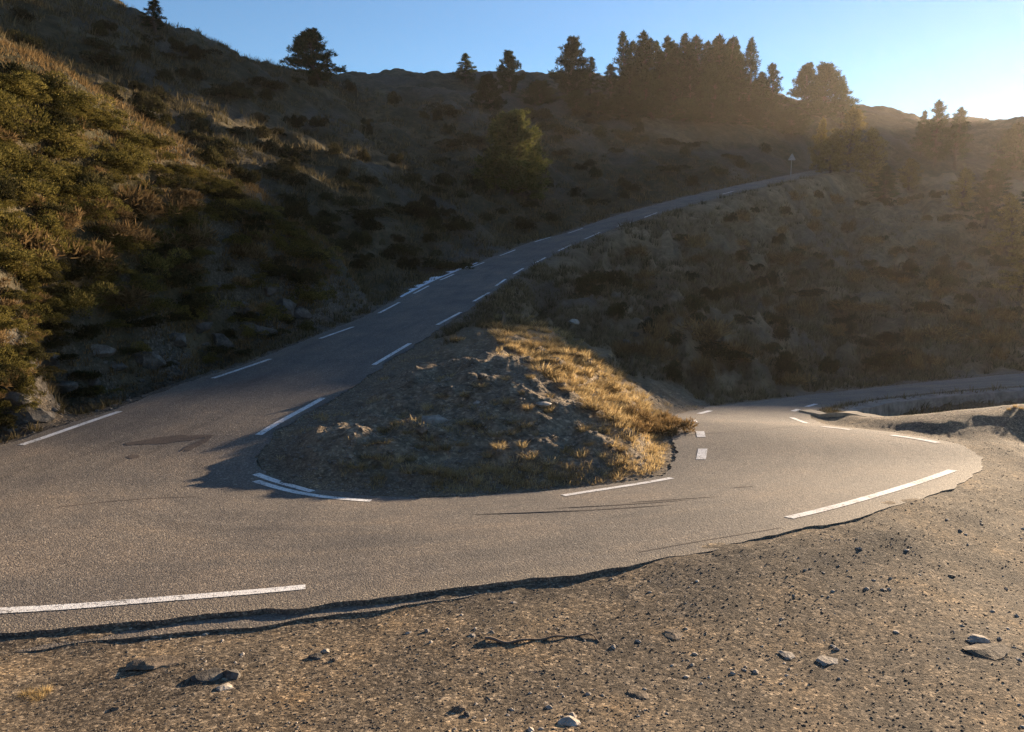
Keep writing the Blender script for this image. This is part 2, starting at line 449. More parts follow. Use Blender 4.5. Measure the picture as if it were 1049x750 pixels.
# ------------------------------------------------------------------ terrain control points (pixel, pixel, distance)
CT = [
 # gravel in front
 (-300,760,4.0),(0,760,4.35),(260,760,4.35),(524,760,4.4),(800,760,4.5),(1049,760,4.6),(1300,760,4.8),
 (0,690,5.3),(300,680,5.5),(600,650,6.1),(800,620,6.8),(1049,690,5.6),(900,570,8.05),(1049,600,7.7),(1049,520,10.4),(1200,560,9.0),
 (1049,470,13.0),(1200,480,12.8),
 # dirt heap and pit by the far bend
 (905,455,14.9),(945,432,16.6),(1000,420,16.8),(1060,414,16.8),(1150,412,17),(1000,446,14.9),(1080,450,14.9),
 (866,424.5,21),(885,428.5,20.2),(915,432,19.6),(955,434.5,19.2),(1000,437.5,19),
 # mound
 (500,338,24),(524,326,26),(550,345,23.6),(600,376,20.8),(650,410,18.7),(683,434,17.2),(550,398,16.3),(600,425,15.3),(500,375,17.8),
 (440,395,17.3),(445,430,14.8),(400,440,14.3),(340,460,13.05),(550,462,13.4),(450,472,12.85),(620,478,13.0),(660,462,14.1),(350,490,12.1),(480,500,12.0),(600,498,12.3),
 # behind the mound, flank under the upper road
 (580,338,28),(620,362,25.5),(660,392,23.5),(690,412,22.2),(560,300,41),(600,290,43),(640,300,39),(640,340,31),(700,350,30),(700,395,25),
 (640,262,58),(700,300,46),(700,250,64),(700,225,76),(760,340,36),(760,395,28.5),(760,280,56),(760,220,83),(800,380,33.5),(800,300,56),(800,240,84),(800,200,103),
 (840,380,37),(850,330,50),(850,270,76),(850,215,104),(900,350,45),(900,300,64),(900,250,88),(900,200,118),(950,360,43),(1000,350,46),(1000,300,66),(1000,250,90),(1000,200,120),
 (1049,340,50),(1049,290,70),(1049,240,96),(1049,190,125),(1100,350,48),(1150,340,54),(1150,290,76),
 (860,160,150),(900,165,150),(950,160,160),(1000,165,160),(1049,165,160),
 (875,110,215),(905,112,225),(935,122,235),(960,130,220),(985,131,240),(1010,133,300),(1030,135,300),(1049,136,190),(1100,150,180),
 (880,140,330),(1000,150,370),(1049,170,300),
 # left bank
 (-60,440,13.6),(-60,330,14.2),(-60,180,16.2),(-60,70,18.5),(-150,420,11.5),(-160,250,13),(-160,80,16),
 (0,440,14.6),(0,350,15.3),(0,250,16.8),(0,160,18.6),(0,88,20.5),(60,412,17.5),(60,330,18.2),(60,220,20),(65,102,22.5),(130,385,19.8),(130,300,21),(130,210,23),(130,136,25),
 (200,355,23),(200,270,25),(200,210,26.3),(200,175,27.6),(260,335,25.6),(260,270,27.6),(260,206,30),(300,312,28.5),(305,238,32),(340,290,31),(345,268,33),(380,300,34.5),
 # hollow behind the bank, then the dark slope
 (-60,75,26),(0,100,27),(65,128,30),(130,168,33),(200,205,36),(260,232,38),(310,258,40),(360,280,42),
 (-150,-20,45),(-150,-150,60),(0,60,45),(0,0,60),(0,-30,72),(0,-15,100),(60,90,45),(100,60,58),(90,6,72),(90,8,95),(130,130,48),(180,80,64),(180,39,78),(180,48,105),
 (230,170,50),(270,110,74),(270,71,90),(270,78,120),(300,200,50),(330,140,72),(340,87,100),(360,240,48),(380,190,62),(360,120,88),
 (420,250,52),(420,200,66),(420,150,86),(420,105,116),(360,80,150),(420,77,170),(470,230,62),(480,190,74),(490,140,98),(480,105,125),(480,78,175),
 (540,210,77),(540,170,93),(540,120,122),(560,78,175),(600,195,87),(600,150,108),(600,108,138),(660,180,98),(680,140,124),(680,108,150),(740,180,105),(740,150,126),(740,112,152),
 (800,158,134),(800,118,156),(840,150,152),(850,120,170),
 (360,100,230),(480,95,240),(600,95,240),(720,120,240),(820,130,250),
]
CX = [pt(*c) for c in CT] + [(11.6,23.6,-7.0),(13.5,22.8,-7.0),(16,23.0,-7.2),(20,24,-7.6),(13.6,25.6,-7.1),(17,26.8,-7.4),(21,28,-7.6),(26,27,-8)]
def pol(az, r, h): return (r * math.sin(math.radians(az)), r * math.cos(math.radians(az)), h)
# outside the frame: behind and beside the camera, low ground, and an unseen ridge shaped to cast the shade
for az in (-180, -140, -100, -60, -30, 0, 30, 60, 100, 140):
    CX.append(pol(az, 0.7, -1.7)); CX.append(pol(az, 2.0, -2.15 if abs(az) < 90 else -1.6))
for az, r, h in [(-75,8,-3.1),(-90,5,-2.4),(-120,6,-1.5),(180,6,-0.8),(140,6,-1.2),(100,6,-2.2),(75,8,-3.2),(60,12,-4.0),(90,14,-3.8),
                 (-75,18,1.5),(-95,20,5),(-130,20,4),(180,25,3),(130,25,0),(100,30,-4),(70,30,-7),(55,30,-6.5),(45,32,-6.3),
                 (36.2,236,30.6),(37.2,236,30.3),(38.2,240,31.6),(39.0,240,27),(39.6,240,25.2),(40.4,240,24.8),(41.3,240,24.6),(42.2,240,24),(43.7,240,21),(45,60,-6),(45,100,0),(45,150,6),(45,220,17),(47,230,12),(45,350,8),(55,60,-9),(55,120,-5),(55,200,0),(55,400,0),(70,100,-14),(70,250,-12),(90,100,-10),(90,300,-5),
                 (-60,60,20),(-60,120,28),(-90,80,24),(-90,200,32),(-130,100,22),(180,100,12),(130,100,2),(180,300,20),(-40,300,28),(-60,380,30),(0,380,24),(30,380,26),(130,380,0),(-130,380,30)]:
    CX.append(pol(az, r, h))
for A in (RO, RI):
    for i in range(0, NS, 20): CX.append(tuple(A[i]))
CX = np.array(CX)

def feat(x, y):
    return np.arctan2(x, y) * 1.6, np.log(np.hypot(x, y) + 0.5)
def wt(x, y): return np.hypot(x, y) + 6.0
_cu, _cv = feat(CX[:, 0], CX[:, 1])
keep = [0]
for i in range(1, len(CX)):
    if min((_cu[i]-_cu[k])**2 + (_cv[i]-_cv[k])**2 for k in keep) > 4e-5: keep.append(i)
CX, _cu, _cv = CX[keep], _cu[keep], _cv[keep]
def tps(r2): return 0.5 * r2 * np.log(r2 + 1e-12)
def tps_fit():
    n = len(CX)
    K = tps((_cu[:, None]-_cu[None])**2 + (_cv[:, None]-_cv[None])**2) + np.eye(n) * 2e-4
    Pm = np.stack([np.ones(n), _cu, _cv], 1)
    A = np.zeros((n+3, n+3)); A[:n, :n] = K; A[:n, n:] = Pm; A[n:, :n] = Pm.T
    b = np.concatenate([CX[:, 2] / wt(CX[:, 0], CX[:, 1]), np.zeros(3)])
    return np.linalg.solve(A, b)
TW = tps_fit()
def tps_h(x, y):
    out = np.empty(len(x)); n = len(CX)
    for a in range(0, len(x), 20000):
        sl = slice(a, a + 20000)
        u, v = feat(x[sl], y[sl])
        K = tps((u[:, None]-_cu[None])**2 + (v[:, None]-_cv[None])**2)
        out[sl] = (K @ TW[:n] + TW[n] + TW[n+1]*u + TW[n+2]*v) * wt(x[sl], y[sl])
    return out

def terrain(x, y, full=False):
    x = np.atleast_1d(np.asarray(x, float)); y = np.atleast_1d(np.asarray(y, float))
    r = np.hypot(x, y)
    h = tps_h(x, y)
    e, side, zr, st = road_query(x, y)
    hair = (st > near_st - 6) & (st < end_st + 4)
    grav = np.where((side > 0) & (st > near_st - 12) & (st < end_st + 8), 1.0, 0.0) * smooth(30, 20, r)
    grav = np.maximum(grav, smooth(3.2, 2.0, r))
    grav = np.where((side > 0) & (st <= near_st) & (y < 8), 1.0 * smooth(30, 12, r), grav)
    mound = np.where(side < 0, 1.0, 0.0) * smooth(28, 20, r + 2.5 * fbm(x, y, 3.0, 3, 61)) * smooth(1.6, 0.6, x - 4.6 - 0.1 * (y - 17))
    # relief
    heathy = np.clip(1 - grav - mound, 0, 1)
    rel = grav * (0.014 * fbm(x, y, 2.6, 3, 3) + 0.005 * fbm(x, y, 0.55, 4, 5, 0.6))
    rel += grav * smooth(11.5, 13.5, y) * smooth(7.5, 9.0, x) * (0.016 * fbm(x, y, 0.7, 4, 19, 0.6) + 0.02 * fbm(x, y, 2.4, 3, 18))
    rel += mound * (0.19 * (0.45 - 1.6 * np.abs(fbm(x, y, 2.0, 3, 7))) * smooth(0.2, 1.6, e) + 0.07 * fbm(x, y, 0.55, 4, 9, 0.6) + 0.20 * np.maximum(fbm(x, y, 1.1, 3, 13) - 0.05, 0) * smooth(0.4, 1.6, e))
    amp = np.clip(0.012 * r, 0.12, 1.1)
    rel += heathy * amp * (0.7 * fbm(x, y, 7.0, 4, 21) * np.clip(r / 40, 0.3, 1.3) + 0.45 * fbm(x, y, 2.2, 4, 23))
    gul = (side < 0) * smooth(20, 30, r) * heathy
    rel += gul * (-0.9 * np.abs(fbm(np.arctan2(x, y) * 34, np.log(r) * 5, 1.0, 4, 71)) * np.clip(r / 40, 0.4, 1.5))
    # road bench
    flat = np.maximum(0.25, 0.010 * r)
    bw = np.clip(0.045 * r, 0.7, 4.0)
    wl = (side > 0) & (st > wall_a) & (st < wall_b)
    flat = np.where(wl, 0.42, flat); bw = np.where(wl, 0.12, bw)
    w = smooth(flat, flat + bw, e)
    low = np.where((side > 0) & (st > near_st - 4) & (st < bend_st + 6), 0.014 + 0.024 * smooth(5.0, -2.0, x), 0.03)
    low = np.where((side > 0) & (st >= bend_st - 12) & (st < bend_st + 40), 0.010, low)
    low = low - grav * (side > 0) * (st < bend_st - 6) * 0.022 * np.maximum(fbm(x, y, 0.9, 4, 15), -0.3)
    relk = np.where(grav > 0.5, smooth(0.0, 0.8, e), w)
    hh = (zr - low) * (1 - w) + h * w + rel * relk
    hh = np.where(e < -np.maximum(0.25, 0.012 * r), zr - 0.24, hh)
    verge = smooth(1.5, 0.25, e) * (e > 0)
    if full: return hh, e, side, st, np.maximum(grav, 0), mound, verge
    return hh

def hit(px, py, lo=3.5, hi=420):
    """where the line of sight through a pixel meets the ground"""
    d = np.exp(np.linspace(math.log(lo), math.log(hi), 900))
    a = (px - 524.5) / F; b = (375 - py) / F
    ry = CP + b * SP; k = d / ry
    X, Y, Z = a * k, d, (-SP + b * CP) * k
    T = terrain(X, Y)
    below = np.nonzero(Z <= T)[0]
    i = below[0] if len(below) else np.argmin(np.abs(Z - T))
    if i > 0:
        g0, g1 = Z[i-1] - T[i-1], Z[i] - T[i]
        t = g0 / (g0 - g1) if g0 > 0 > g1 else 0
    else: t = 0; i = 1
    return np.array([X[i-1] + t*(X[i]-X[i-1]), Y[i-1] + t*(Y[i]-Y[i-1]), T[i-1] + t*(T[i]-T[i-1])])

def ground(x, y):
    return float(terrain([x], [y])[0])
def W(p): return (float(p[0]), float(p[1]), float(p[2]) + ZC)

# ------------------------------------------------------------------ terrain sheet (fine towards the view, coarser elsewhere)
th = np.radians(np.concatenate([np.linspace(-178, -46, 70, endpoint=False), np.linspace(-46, 46, 820, endpoint=False), np.linspace(46, 178, 70), [180.0]]))
rr = np.exp(np.linspace(math.log(0.6), math.log(380), 600))
TT, RR = np.meshgrid(th, rr)
X, Y = (RR * np.sin(TT)).ravel(), (RR * np.cos(TT)).ravel()
H, E, SD, STN, GR, MO, VG = terrain(X, Y, True)
nr, nc = len(rr), len(th)
V = np.stack([X, Y, H + ZC], 1)
i0 = np.arange(nr - 1)[:, None] * nc; j0 = np.arange(nc)[None]; j1 = (j0 + 1) % nc
Q = np.stack([i0 + j0, i0 + j1, i0 + nc + j1, i0 + nc + j0], 2).reshape(-1, 4)
V = np.vstack([V, [[0, 0, -1.7 + ZC]]])
tri = np.stack([np.full(nc, len(V) - 1), np.arange(nc), (np.arange(nc) + 1) % nc], 1)
Q = Q[:, ::-1]; tri = tri[:, [0, 2, 1]]
terr = mesh_obj('ground', V, [Q, tri], M_GROUND, smooth_sh=True)
terr['kind'] = 'structure'
# kinds of soil as a vertex attribute: gravel, mound earth, scree
scree = np.zeros(len(X))
foot = (SD > 0) & (STN < near_st) & (np.hypot(X, Y) < 60)
scree = np.where(foot, smooth(3.2, 0.6, E + 0.9 * fbm(X, Y, 2.0, 3, 31)), 0)
scree = np.maximum(scree, 0.5 * smooth(0.25, 0.6, fbm(X, Y, 9, 4, 37)) * (np.hypot(X, Y) > 15) * (1 - GR))
gv = np.maximum(GR, 0.75 * VG)
col = np.stack([np.append(gv, 1), np.append(MO, 0), np.append(scree, 0), np.ones(len(X) + 1)], 1).astype(np.float32)
dryv = np.append(np.where(SD < 0, 1.0, 0.0), 0).astype(np.float32)  # inner side of the road: dry grass with glow painted into its tone
da = terr.data.attributes.new('dry', 'FLOAT', 'POINT'); da.data.foreach_set('value', dryv)
ca = terr.data.color_attributes.new('zone', 'FLOAT_COLOR', 'POINT')
ca.data.foreach_set('color', col.ravel())

# ------------------------------------------------------------------ road ribbon
def ribbon(name, A, B, down, skirt, mtl, parent=None, nx=10, jitter=0.0, seed=0):
    n = len(A)
    s = np.concatenate([[0], np.cumsum(np.linalg.norm(np.diff((A+B)/2, axis=0), axis=1))])
    A, B = A.copy(), B.copy()
    D = (A - B); D /= np.linalg.norm(D[:, :2], axis=1)[:, None]
    j1 = jitter * fbm(s, s * 0 + seed, 0.9, 4, seed + 1, 0.7); j2 = jitter * fbm(s, s * 0 - seed, 0.9, 4, seed + 5, 0.7)
    A += D * j1[:, None]; B -= D * j2[:, None]
    t = np.linspace(0, 1, nx)
    P = A[:, None] * (1 - t)[None, :, None] + B[:, None] * t[None, :, None]
    P[..., 2] += ZC - down
    sa = P[:, :1].copy(); sa[..., 2] -= skirt; sa[:, 0, :2] += D[:, :2] * 0.02
    sb = P[:, -1:].copy(); sb[..., 2] -= skirt; sb[:, 0, :2] -= D[:, :2] * 0.02
    P = np.concatenate([sa, P, sb], 1); k = nx + 2
    rc = np.zeros((n, k, 4), np.float32); rc[..., 0] = np.concatenate([[0], t, [1]])[None]; rc[..., 1] = (s / 100)[:, None]; rc[..., 3] = 1
    i = np.arange(n - 1)[:, None] * k; j = np.arange(k - 1)[None]
    q = np.stack([i + j, i + j + 1, i + k + j + 1, i + k + j], 2).reshape(-1, 4)
    o = mesh_obj(name, P.reshape(-1, 3), q, mtl, parent)
    o.data.attributes.new('lane', 'FLOAT_COLOR', 'POINT').data.foreach_set('color', rc.ravel())
    return o
def densify(A, k=3):
    t = np.linspace(0, len(A) - 1, (len(A) - 1) * k + 1)
    return np.stack([np.interp(t, np.arange(len(A)), A[:, c]) for c in range(3)], 1)
road = ribbon('road', densify(RO), densify(RI), 0.0, 0.30, M_ASPH, None, 10, 0.075, 3)
road['kind'] = 'structure'
# the older, lower course of asphalt showing along the near edge of the hairpin
a, b = near_st - 10, np.argmin(np.linalg.norm(RO[:, :2] - np.array(pt(720, 560, 8.2)[:2]), axis=1))
seg = densify(RO[a:b], 4); inn = densify(RI[a:b], 4)
D = seg - inn; D /= np.linalg.norm(D[:, :2], axis=1)[:, None]
wv = 0.34 * smooth(0, 0.1, np.linspace(0, 1, len(seg))) * (1 - smooth(0.45, 1.0, np.linspace(0, 1, len(seg)))) + 0.02
outer = seg.copy(); outer += D * wv[:, None]
inner2 = seg.copy(); inner2 -= D * 0.5
outer[:, 2] -= 0.02
o = ribbon('road_lower_course', outer, inner2, 0.035, 0.3, M_ASPH, road, 5, 0.05, 8)

from mathutils.bvhtree import BVHTree
from mathutils import Vector
_bv = BVHTree.FromPolygons([v.co[:] for v in road.data.vertices], [tuple(p.vertices) for p in road.data.polygons])
def mesh_z(x, y):
    out = []
    for a, b in zip(x, y):
        h = _bv.ray_cast(Vector((a, b, 60)), Vector((0, 0, -1)))
        out.append(h[0].z - ZC if h[0] is not None else np.nan)
    out = np.array(out)
    if np.isnan(out).any(): out = np.where(np.isnan(out), road_query(x, y)[2], out)
    return out
def road_z(x, y):
    e, s, z, st = road_query(np.atleast_1d(x), np.atleast_1d(y)); return z, e
def on_road(px, py):
    d = np.exp(np.linspace(math.log(4), math.log(150), 1500))
    a = (px - 524.5) / F; bb = (375 - py) / F
    k = d / (CP + bb * SP); Xs, Zs = a * k, (-SP + bb * CP) * k
    z, e = road_z(Xs, d)
    f = np.nonzero((Zs <= z) & (e < 0.4))[0]
    i = f[0] if len(f) else np.argmin(np.abs(Zs - z) + np.maximum(e, 0))
    return np.array([Xs[i], d[i], z[i]])

LINES = [ # dashes of the edge lines, as pixel polylines
 [(22,456),(72,439),(123,422)],[(218,388),(277,368)],[(328,347),(362,335)],[(388,321),(409,310)],[(424,301),(439,293)],[(451,287),(465,281)],[(482,274),(496,269)],
 [(512,262),(528,256)],[(548,248),(564,243)],[(582,239),(597,234)],
 [(265,446),(300,425),(331,408)],[(383,374),(420,352)],[(448,333),(472,320)],[(485,309),(501,300)],[(508,293),(518,286)],[(526,281),(536,275)],[(547,270),(559,264)],
 [(572,257),(585,251)],[(599,245),(615,238)],[(632,232),(646,228)],[(660,223),(673,218)],[(740,199),(752,196)],
 [(262,493),(285,501),(310,507),(345,511),(380,513.5)],[(577,508),(615,502),(655,496),(688,490)],
 [(-60,629.5),(0,626),(75,622),(150,616),(230,610),(313,602)],[(808,531),(850,521),(900,507),(945,493),(976,482)],
 [(961,454),(940,449.5),(913,446)],[(871,440.5),(842,437)],[(827,434),(811,428)],[(812,421.5),(818,419.5)],[(826,417),(836,414)],
 [(718,471),(720,460)],[(718.5,448),(717,442)],[(711,433),(709,430)],[(716,424),(728,421)],
]
def strip_on_road(name, pts, width, lift, mtl, taper=False):
    K = np.array([on_road(*p) for p in pts])
    L = np.linalg.norm(np.diff(K[:, :2], axis=0), axis=1)
    s = np.concatenate([[0], np.cumsum(L)])
    n = max(6, int(s[-1] / 0.12))
    u = np.linspace(0, s[-1], n)
    Cn = np.stack([np.interp(u, s, K[:, c]) for c in range(2)], 1)
    if len(pts) > 2:
        k = np.ones(9) / 9
        for c in range(2): Cn[:, c] = np.convolve(np.pad(Cn[:, c], 4, mode='reflect', reflect_type='odd'), k, 'valid')
    T = np.gradient(Cn, axis=0); T /= np.linalg.norm(T, axis=1)[:, None]
    Nn = np.stack([-T[:, 1], T[:, 0]], 1)
    rows = []
    for t in (-0.5, -0.17, 0.17, 0.5):
        q = Cn + Nn * (t * width)
        z = mesh_z(q[:, 0], q[:, 1])
        rows.append(np.column_stack([q, z + ZC + lift]))
    P = np.stack(rows, 1); i = np.arange(n - 1)[:, None] * 4; j = np.arange(3)[None]
    q = np.stack([i + j, i + 4 + j, i + 4 + j + 1, i + j + 1], 2).reshape(-1, 4)
    return mesh_obj(name, P.reshape(-1, 3), q, mtl, road)
for ln in LINES:
    wdt = 0.15
    if abs(ln[0][0] - 718) < 2 or abs(ln[0][0] - 711) < 2: wdt = 0.19
    strip_on_road('edge_line', ln, wdt, 0.006, M_PAINT)
strip_on_road('faded_line', [(262,486),(285,494),(305,500),(320,504)], 0.15, 0.004, M_PAINT)

for ln in [[(704,446),(730,444),(765,441.5),(800,438.5),(822,436.5)], [(655,566),(700,557),(760,548),(800,541)], [(60,520),(130,512),(200,509)]]:
    strip_on_road('road_crack', ln, 0.025, 0.003, M_PATCH)
def road_patch(px, py, lx, ly, ang, seed):
    c = on_road(px, py); rng = np.random.default_rng(seed)
    n = 40; t = np.linspace(0, 2*np.pi, n, endpoint=False)
    rad = 1 + 0.28 * fbm(np.cos(t) * 2 + seed, np.sin(t) * 2, 0.9, 4, seed)
    u, v = lx * np.cos(t) * rad, ly * np.sin(t) * rad
    x = c[0] + u * math.cos(ang) - v * math.sin(ang); y = c[1] + u * math.sin(ang) + v * math.cos(ang)
    z = mesh_z(x, y); zc = mesh_z(c[:1], c[1:2])
    Vv = np.vstack([[[c[0], c[1], zc[0] + ZC + 0.005]], np.column_stack([x, y, z + ZC + 0.004])])
    fs = np.stack([np.zeros(n, int), 1 + np.arange(n), 1 + (np.arange(n) + 1) % n], 1)
    mesh_obj('tar_patch', Vv, fs, M_PATCH, road)
road_patch(168, 451, 0.75, 0.22, 0.35, 2); road_patch(201, 456, 0.10, 0.42, -0.2, 5); road_patch(136, 468, 0.1, 0.12, 0, 6)
road_patch(760, 499, 0.16, 0.05, 0.1, 8); road_patch(640, 517, 1.0, 0.028, 0.06, 9); road_patch(600, 523, 1.4, 0.025, 0.05, 12); road_patch(690, 512, 0.8, 0.02, 0.05, 13)

# ------------------------------------------------------------------ plants: prototype meshes
def tube(P, R, ns=7):
    P = np.asarray(P, float); R = np.asarray(R, float); n = len(P)
    T = np.gradient(P, axis=0); T /= np.linalg.norm(T, axis=1)[:, None] + 1e-9
    ref = np.where(np.abs(T[:, 2:3]) > 0.9, np.array([[1., 0, 0]]), np.array([[0, 0, 1.]]))
    U = np.cross(T, ref); U /= np.linalg.norm(U, axis=1)[:, None]; Wv = np.cross(T, U)
    a = np.linspace(0, 2*np.pi, ns, endpoint=False)
    V = P[:, None] + R[:, None, None] * (np.cos(a)[None, :, None] * U[:, None] + np.sin(a)[None, :, None] * Wv[:, None])
    i = np.arange(n - 1)[:, None] * ns; j = np.arange(ns)[None]; j1 = (j + 1) % ns
    q = np.stack([i + j, i + j1, i + ns + j1, i + ns + j], 2).reshape(-1, 4)
    return V.reshape(-1, 3), q
def join(parts):
    Vs, Fs, o = [], [], 0
    for v, f in parts: Vs.append(v); Fs.append(f + o); o += len(v)
    return np.vstack(Vs), np.vstack(Fs)
def blades(base, direc, length, width, rng, bend=0.0, twosect=False):
    """flat needle / leaf quads from base points along directions"""
    n = len(base)
    direc = direc / (np.linalg.norm(direc, axis=1)[:, None] + 1e-9)
    r = rng.normal(size=(n, 3)); side = np.cross(direc, r); side /= np.linalg.norm(side, axis=1)[:, None] + 1e-9
    L = np.broadcast_to(length, (n,))[:, None]; Wd = np.broadcast_to(width, (n,))[:, None]
    m = base + direc * L * 0.55
    tip = base + direc * L
    if bend: tip = tip + np.array([[0, 0, -1.]]) * L * bend
    V = np.stack([base - side*Wd*0.35, base + side*Wd*0.35, m + side*Wd*0.5, m - side*Wd*0.5, tip], 1).reshape(-1, 3)
    k = np.arange(n)[:, None] * 5
    return V, np.concatenate([k + np.array([[0, 1, 2, 3]])]), np.concatenate([k + np.array([[3, 2, 4]])])

def pine_proto(name, label, seed, height, width, needles, base_frac=0.12, kind='cone', n_br=85, clump=13, nl=0.42):
    rng = np.random.default_rng(seed)
    root = empty(name)
    k = 9; zt = np.linspace(0, 1, k)
    bx = np.cumsum(rng.normal(0, 0.012, k)) * height; by = np.cumsum(rng.normal(0, 0.012, k)) * height
    bx -= bx[0]; by -= by[0]
    TP = np.column_stack([bx, by, zt * height * 0.96 - 0.25])
    TR = height * 0.018 * (1 - 0.93 * zt) + 0.015
    parts = [tube(TP, TR, 8)]
    B, Dr = [], []
    for i in range(n_br):
        f = base_frac + (1 - base_frac) * ((i + rng.random()) / n_br) ** 0.92
        c = np.array([np.interp(f * 0.96, zt, bx), np.interp(f * 0.96, zt, by), f * height * 0.95])
        g = (f - base_frac) / (1 - base_frac)
        if kind == 'cone': prof = (1 - g) ** 0.78 * 0.97 + 0.05
        elif kind == 'egg': prof = (1 - g) ** 0.62 * min(1, 0.6 + 1.8 * g) + 0.05
        elif kind == 'round': prof = (math.sin(math.pi * min(1, 0.30 + 0.70 * g)) ** 0.8) * 0.93 + 0.07
        else: prof = max(0.08, (1 - g ** 2.2)) * (0.55 + 0.45 * min(1, g * 3))
        L = width / 2 * prof * rng.uniform(0.42, 1.22)
        a = i * 2.399 + rng.normal(0, 0.5)
        el = -0.12 + 0.75 * g + rng.normal(0, 0.15)
        d = np.array([math.cos(a) * math.cos(el), math.sin(a) * math.cos(el), math.sin(el)])
        m = 6; s = np.linspace(0, 1, m)[:, None]
        pth = c + d * L * s + np.array([[0, 0, 1.]]) * (0.16 * L * s ** 2)
        parts.append(tube(pth, height * 0.0045 * (1 - 0.8 * s[:, 0]) + 0.006, 4))
        nt = max(3, int(2.5 + 4.6 * L / (0.09 * height)))
        for q in range(nt):
            u = rng.uniform(0.36, 1.04) ** 0.75
            p0 = c + d * L * u + np.array([0, 0, 0.16 * L * u * u])
            p0 = p0 + rng.normal(0, 0.075 * L + 0.05, 3) * np.array([1, 1, 0.6])
            n = clump
            B.append(np.repeat(p0[None], n, 0) + rng.normal(0, 0.10, (n, 3)))
            Dr.append(d * 0.55 + rng.normal(0, 0.7, (n, 3)) + np.array([0, 0, 0.35]))
    # leader
    B.append(np.repeat(np.array([[bx[-1], by[-1], height * 0.93]]), 30, 0) + rng.random((30, 1)) * np.array([[0, 0, height * 0.05]]))
    Dr.append(rng.normal(0, 0.5, (30, 3)) + np.array([0, 0, 1.0]))
    B = np.vstack(B); Dr = np.vstack(Dr)
    tv, tf = join(parts)
    mesh_obj('trunk', tv, tf, M_BARK, root, True)
    v, q, t = blades(B, Dr, rng.uniform(nl * 0.6, nl * 1.25, len(B)), rng.uniform(0.045, 0.09, len(B)), rng)
    mesh_obj('crown', v, [q, t], needles, root)
    root['label'] = label; root['category'] = 'tree'
    root['h'] = height; root['w'] = width
    return root

def shrub_mesh(seed, mtl, nleaf=4200, leaf=(0.025, 0.055), wid=(0.010, 0.018), flat=0.62, lobes=15):
    """a clump about 1 m across and 0.6 m tall"""
    rng = np.random.default_rng(seed)
    cen = np.column_stack([rng.normal(0, 0.25, lobes), rng.normal(0, 0.25, lobes), np.abs(rng.normal(0.12, 0.10, lobes))])
    rad = rng.uniform(0.11, 0.27, lobes)
    k = rng.integers(0, lobes, nleaf)
    d = rng.normal(size=(nleaf, 3)); d[:, 2] = np.abs(d[:, 2]) * 1.0 - 0.15
    d /= np.linalg.norm(d, axis=1)[:, None]
    rho = rng.uniform(0.55, 1.0, nleaf) ** 0.6
    p = cen[k] + d * (rad[k] * rho)[:, None] * np.array([1, 1, flat + 0.25])
    dr = d + rng.normal(0, 0.45, (nleaf, 3)) + np.array([0, 0, 0.45])
    p[:, 2] = np.maximum(p[:, 2], -0.05)
    v, q, t = blades(p, dr, rng.uniform(*leaf, nleaf), rng.uniform(*wid, nleaf), rng)
    return v, q, t
def tussock_mesh(seed, nb=150, hgt=0.36, spread=0.16, width=0.009, bend=0.75):
    rng = np.random.default_rng(seed)
    a = rng.uniform(0, 2*np.pi, nb); r = spread * np.sqrt(rng.random(nb))
    b = np.column_stack([r*np.cos(a), r*np.sin(a), np.full(nb, -0.03)])
    lean = rng.uniform(0.15, 0.95, nb) * (0.35 + r / spread)
    a2 = a + rng.normal(0, 0.5, nb)
    L = hgt * rng.uniform(0.55, 1.15, nb)
    out = np.column_stack([np.cos(a2), np.sin(a2), np.zeros(nb)])
    sd = np.column_stack([-np.sin(a2 + rng.normal(0, .6, nb)), np.cos(a2), np.zeros(nb)]) * width
    Ps = []
    for i, s in enumerate((0, 0.4, 0.75, 1.0)):
        c = b + out * (lean * L * s ** 1.6)[:, None] + np.array([[0, 0, 1.]]) * (L * (s - bend * 0.42 * lean * s * s))[:, None]
        wd = (1 - 0.85 * s)
        Ps += [c - sd * wd, c + sd * wd]
    V = np.stack(Ps, 1).reshape(-1, 3); k = np.arange(nb)[:, None] * 8
    q = np.concatenate([k + np.array([[2*i, 2*i+1, 2*i+3, 2*i+2]]) for i in range(3)])
    return V, q

def batch(protos, px, py, pz, rz, sc, sz=None):
    """one merged mesh of many copies of small prototype meshes (uncountable cover)"""
    Vs, Qs, Ts, o = [], [], [], 0
    which = RNG.integers(0, len(protos), len(px))
    for w, pr in enumerate(protos):
        ids = np.nonzero(which == w)[0]
        if not len(ids): continue
        v = pr[0]; c, s = np.cos(rz[ids])[:, None], np.sin(rz[ids])[:, None]
        S = sc[ids][:, None]; SZ = (sz if sz is not None else sc)[ids][:, None]
        A = np.stack([(v[None, :, 0]*c - v[None, :, 1]*s)*S + px[ids][:, None], (v[None, :, 0]*s + v[None, :, 1]*c)*S + py[ids][:, None], v[None, :, 2]*SZ + pz[ids][:, None]], 2)
        n = len(v); Vs.append(A.reshape(-1, 3))
        off = (np.arange(len(ids)) * n + o)[:, None, None]
        Qs.append((pr[1][None] + off).reshape(-1, pr[1].shape[1]))
        if len(pr) > 2: Ts.append((pr[2][None] + off).reshape(-1, pr[2].shape[1]))
        o += n * len(ids)
    fs = [np.vstack(Qs)] + ([np.vstack(Ts)] if Ts else [])
    return np.vstack(Vs), fs

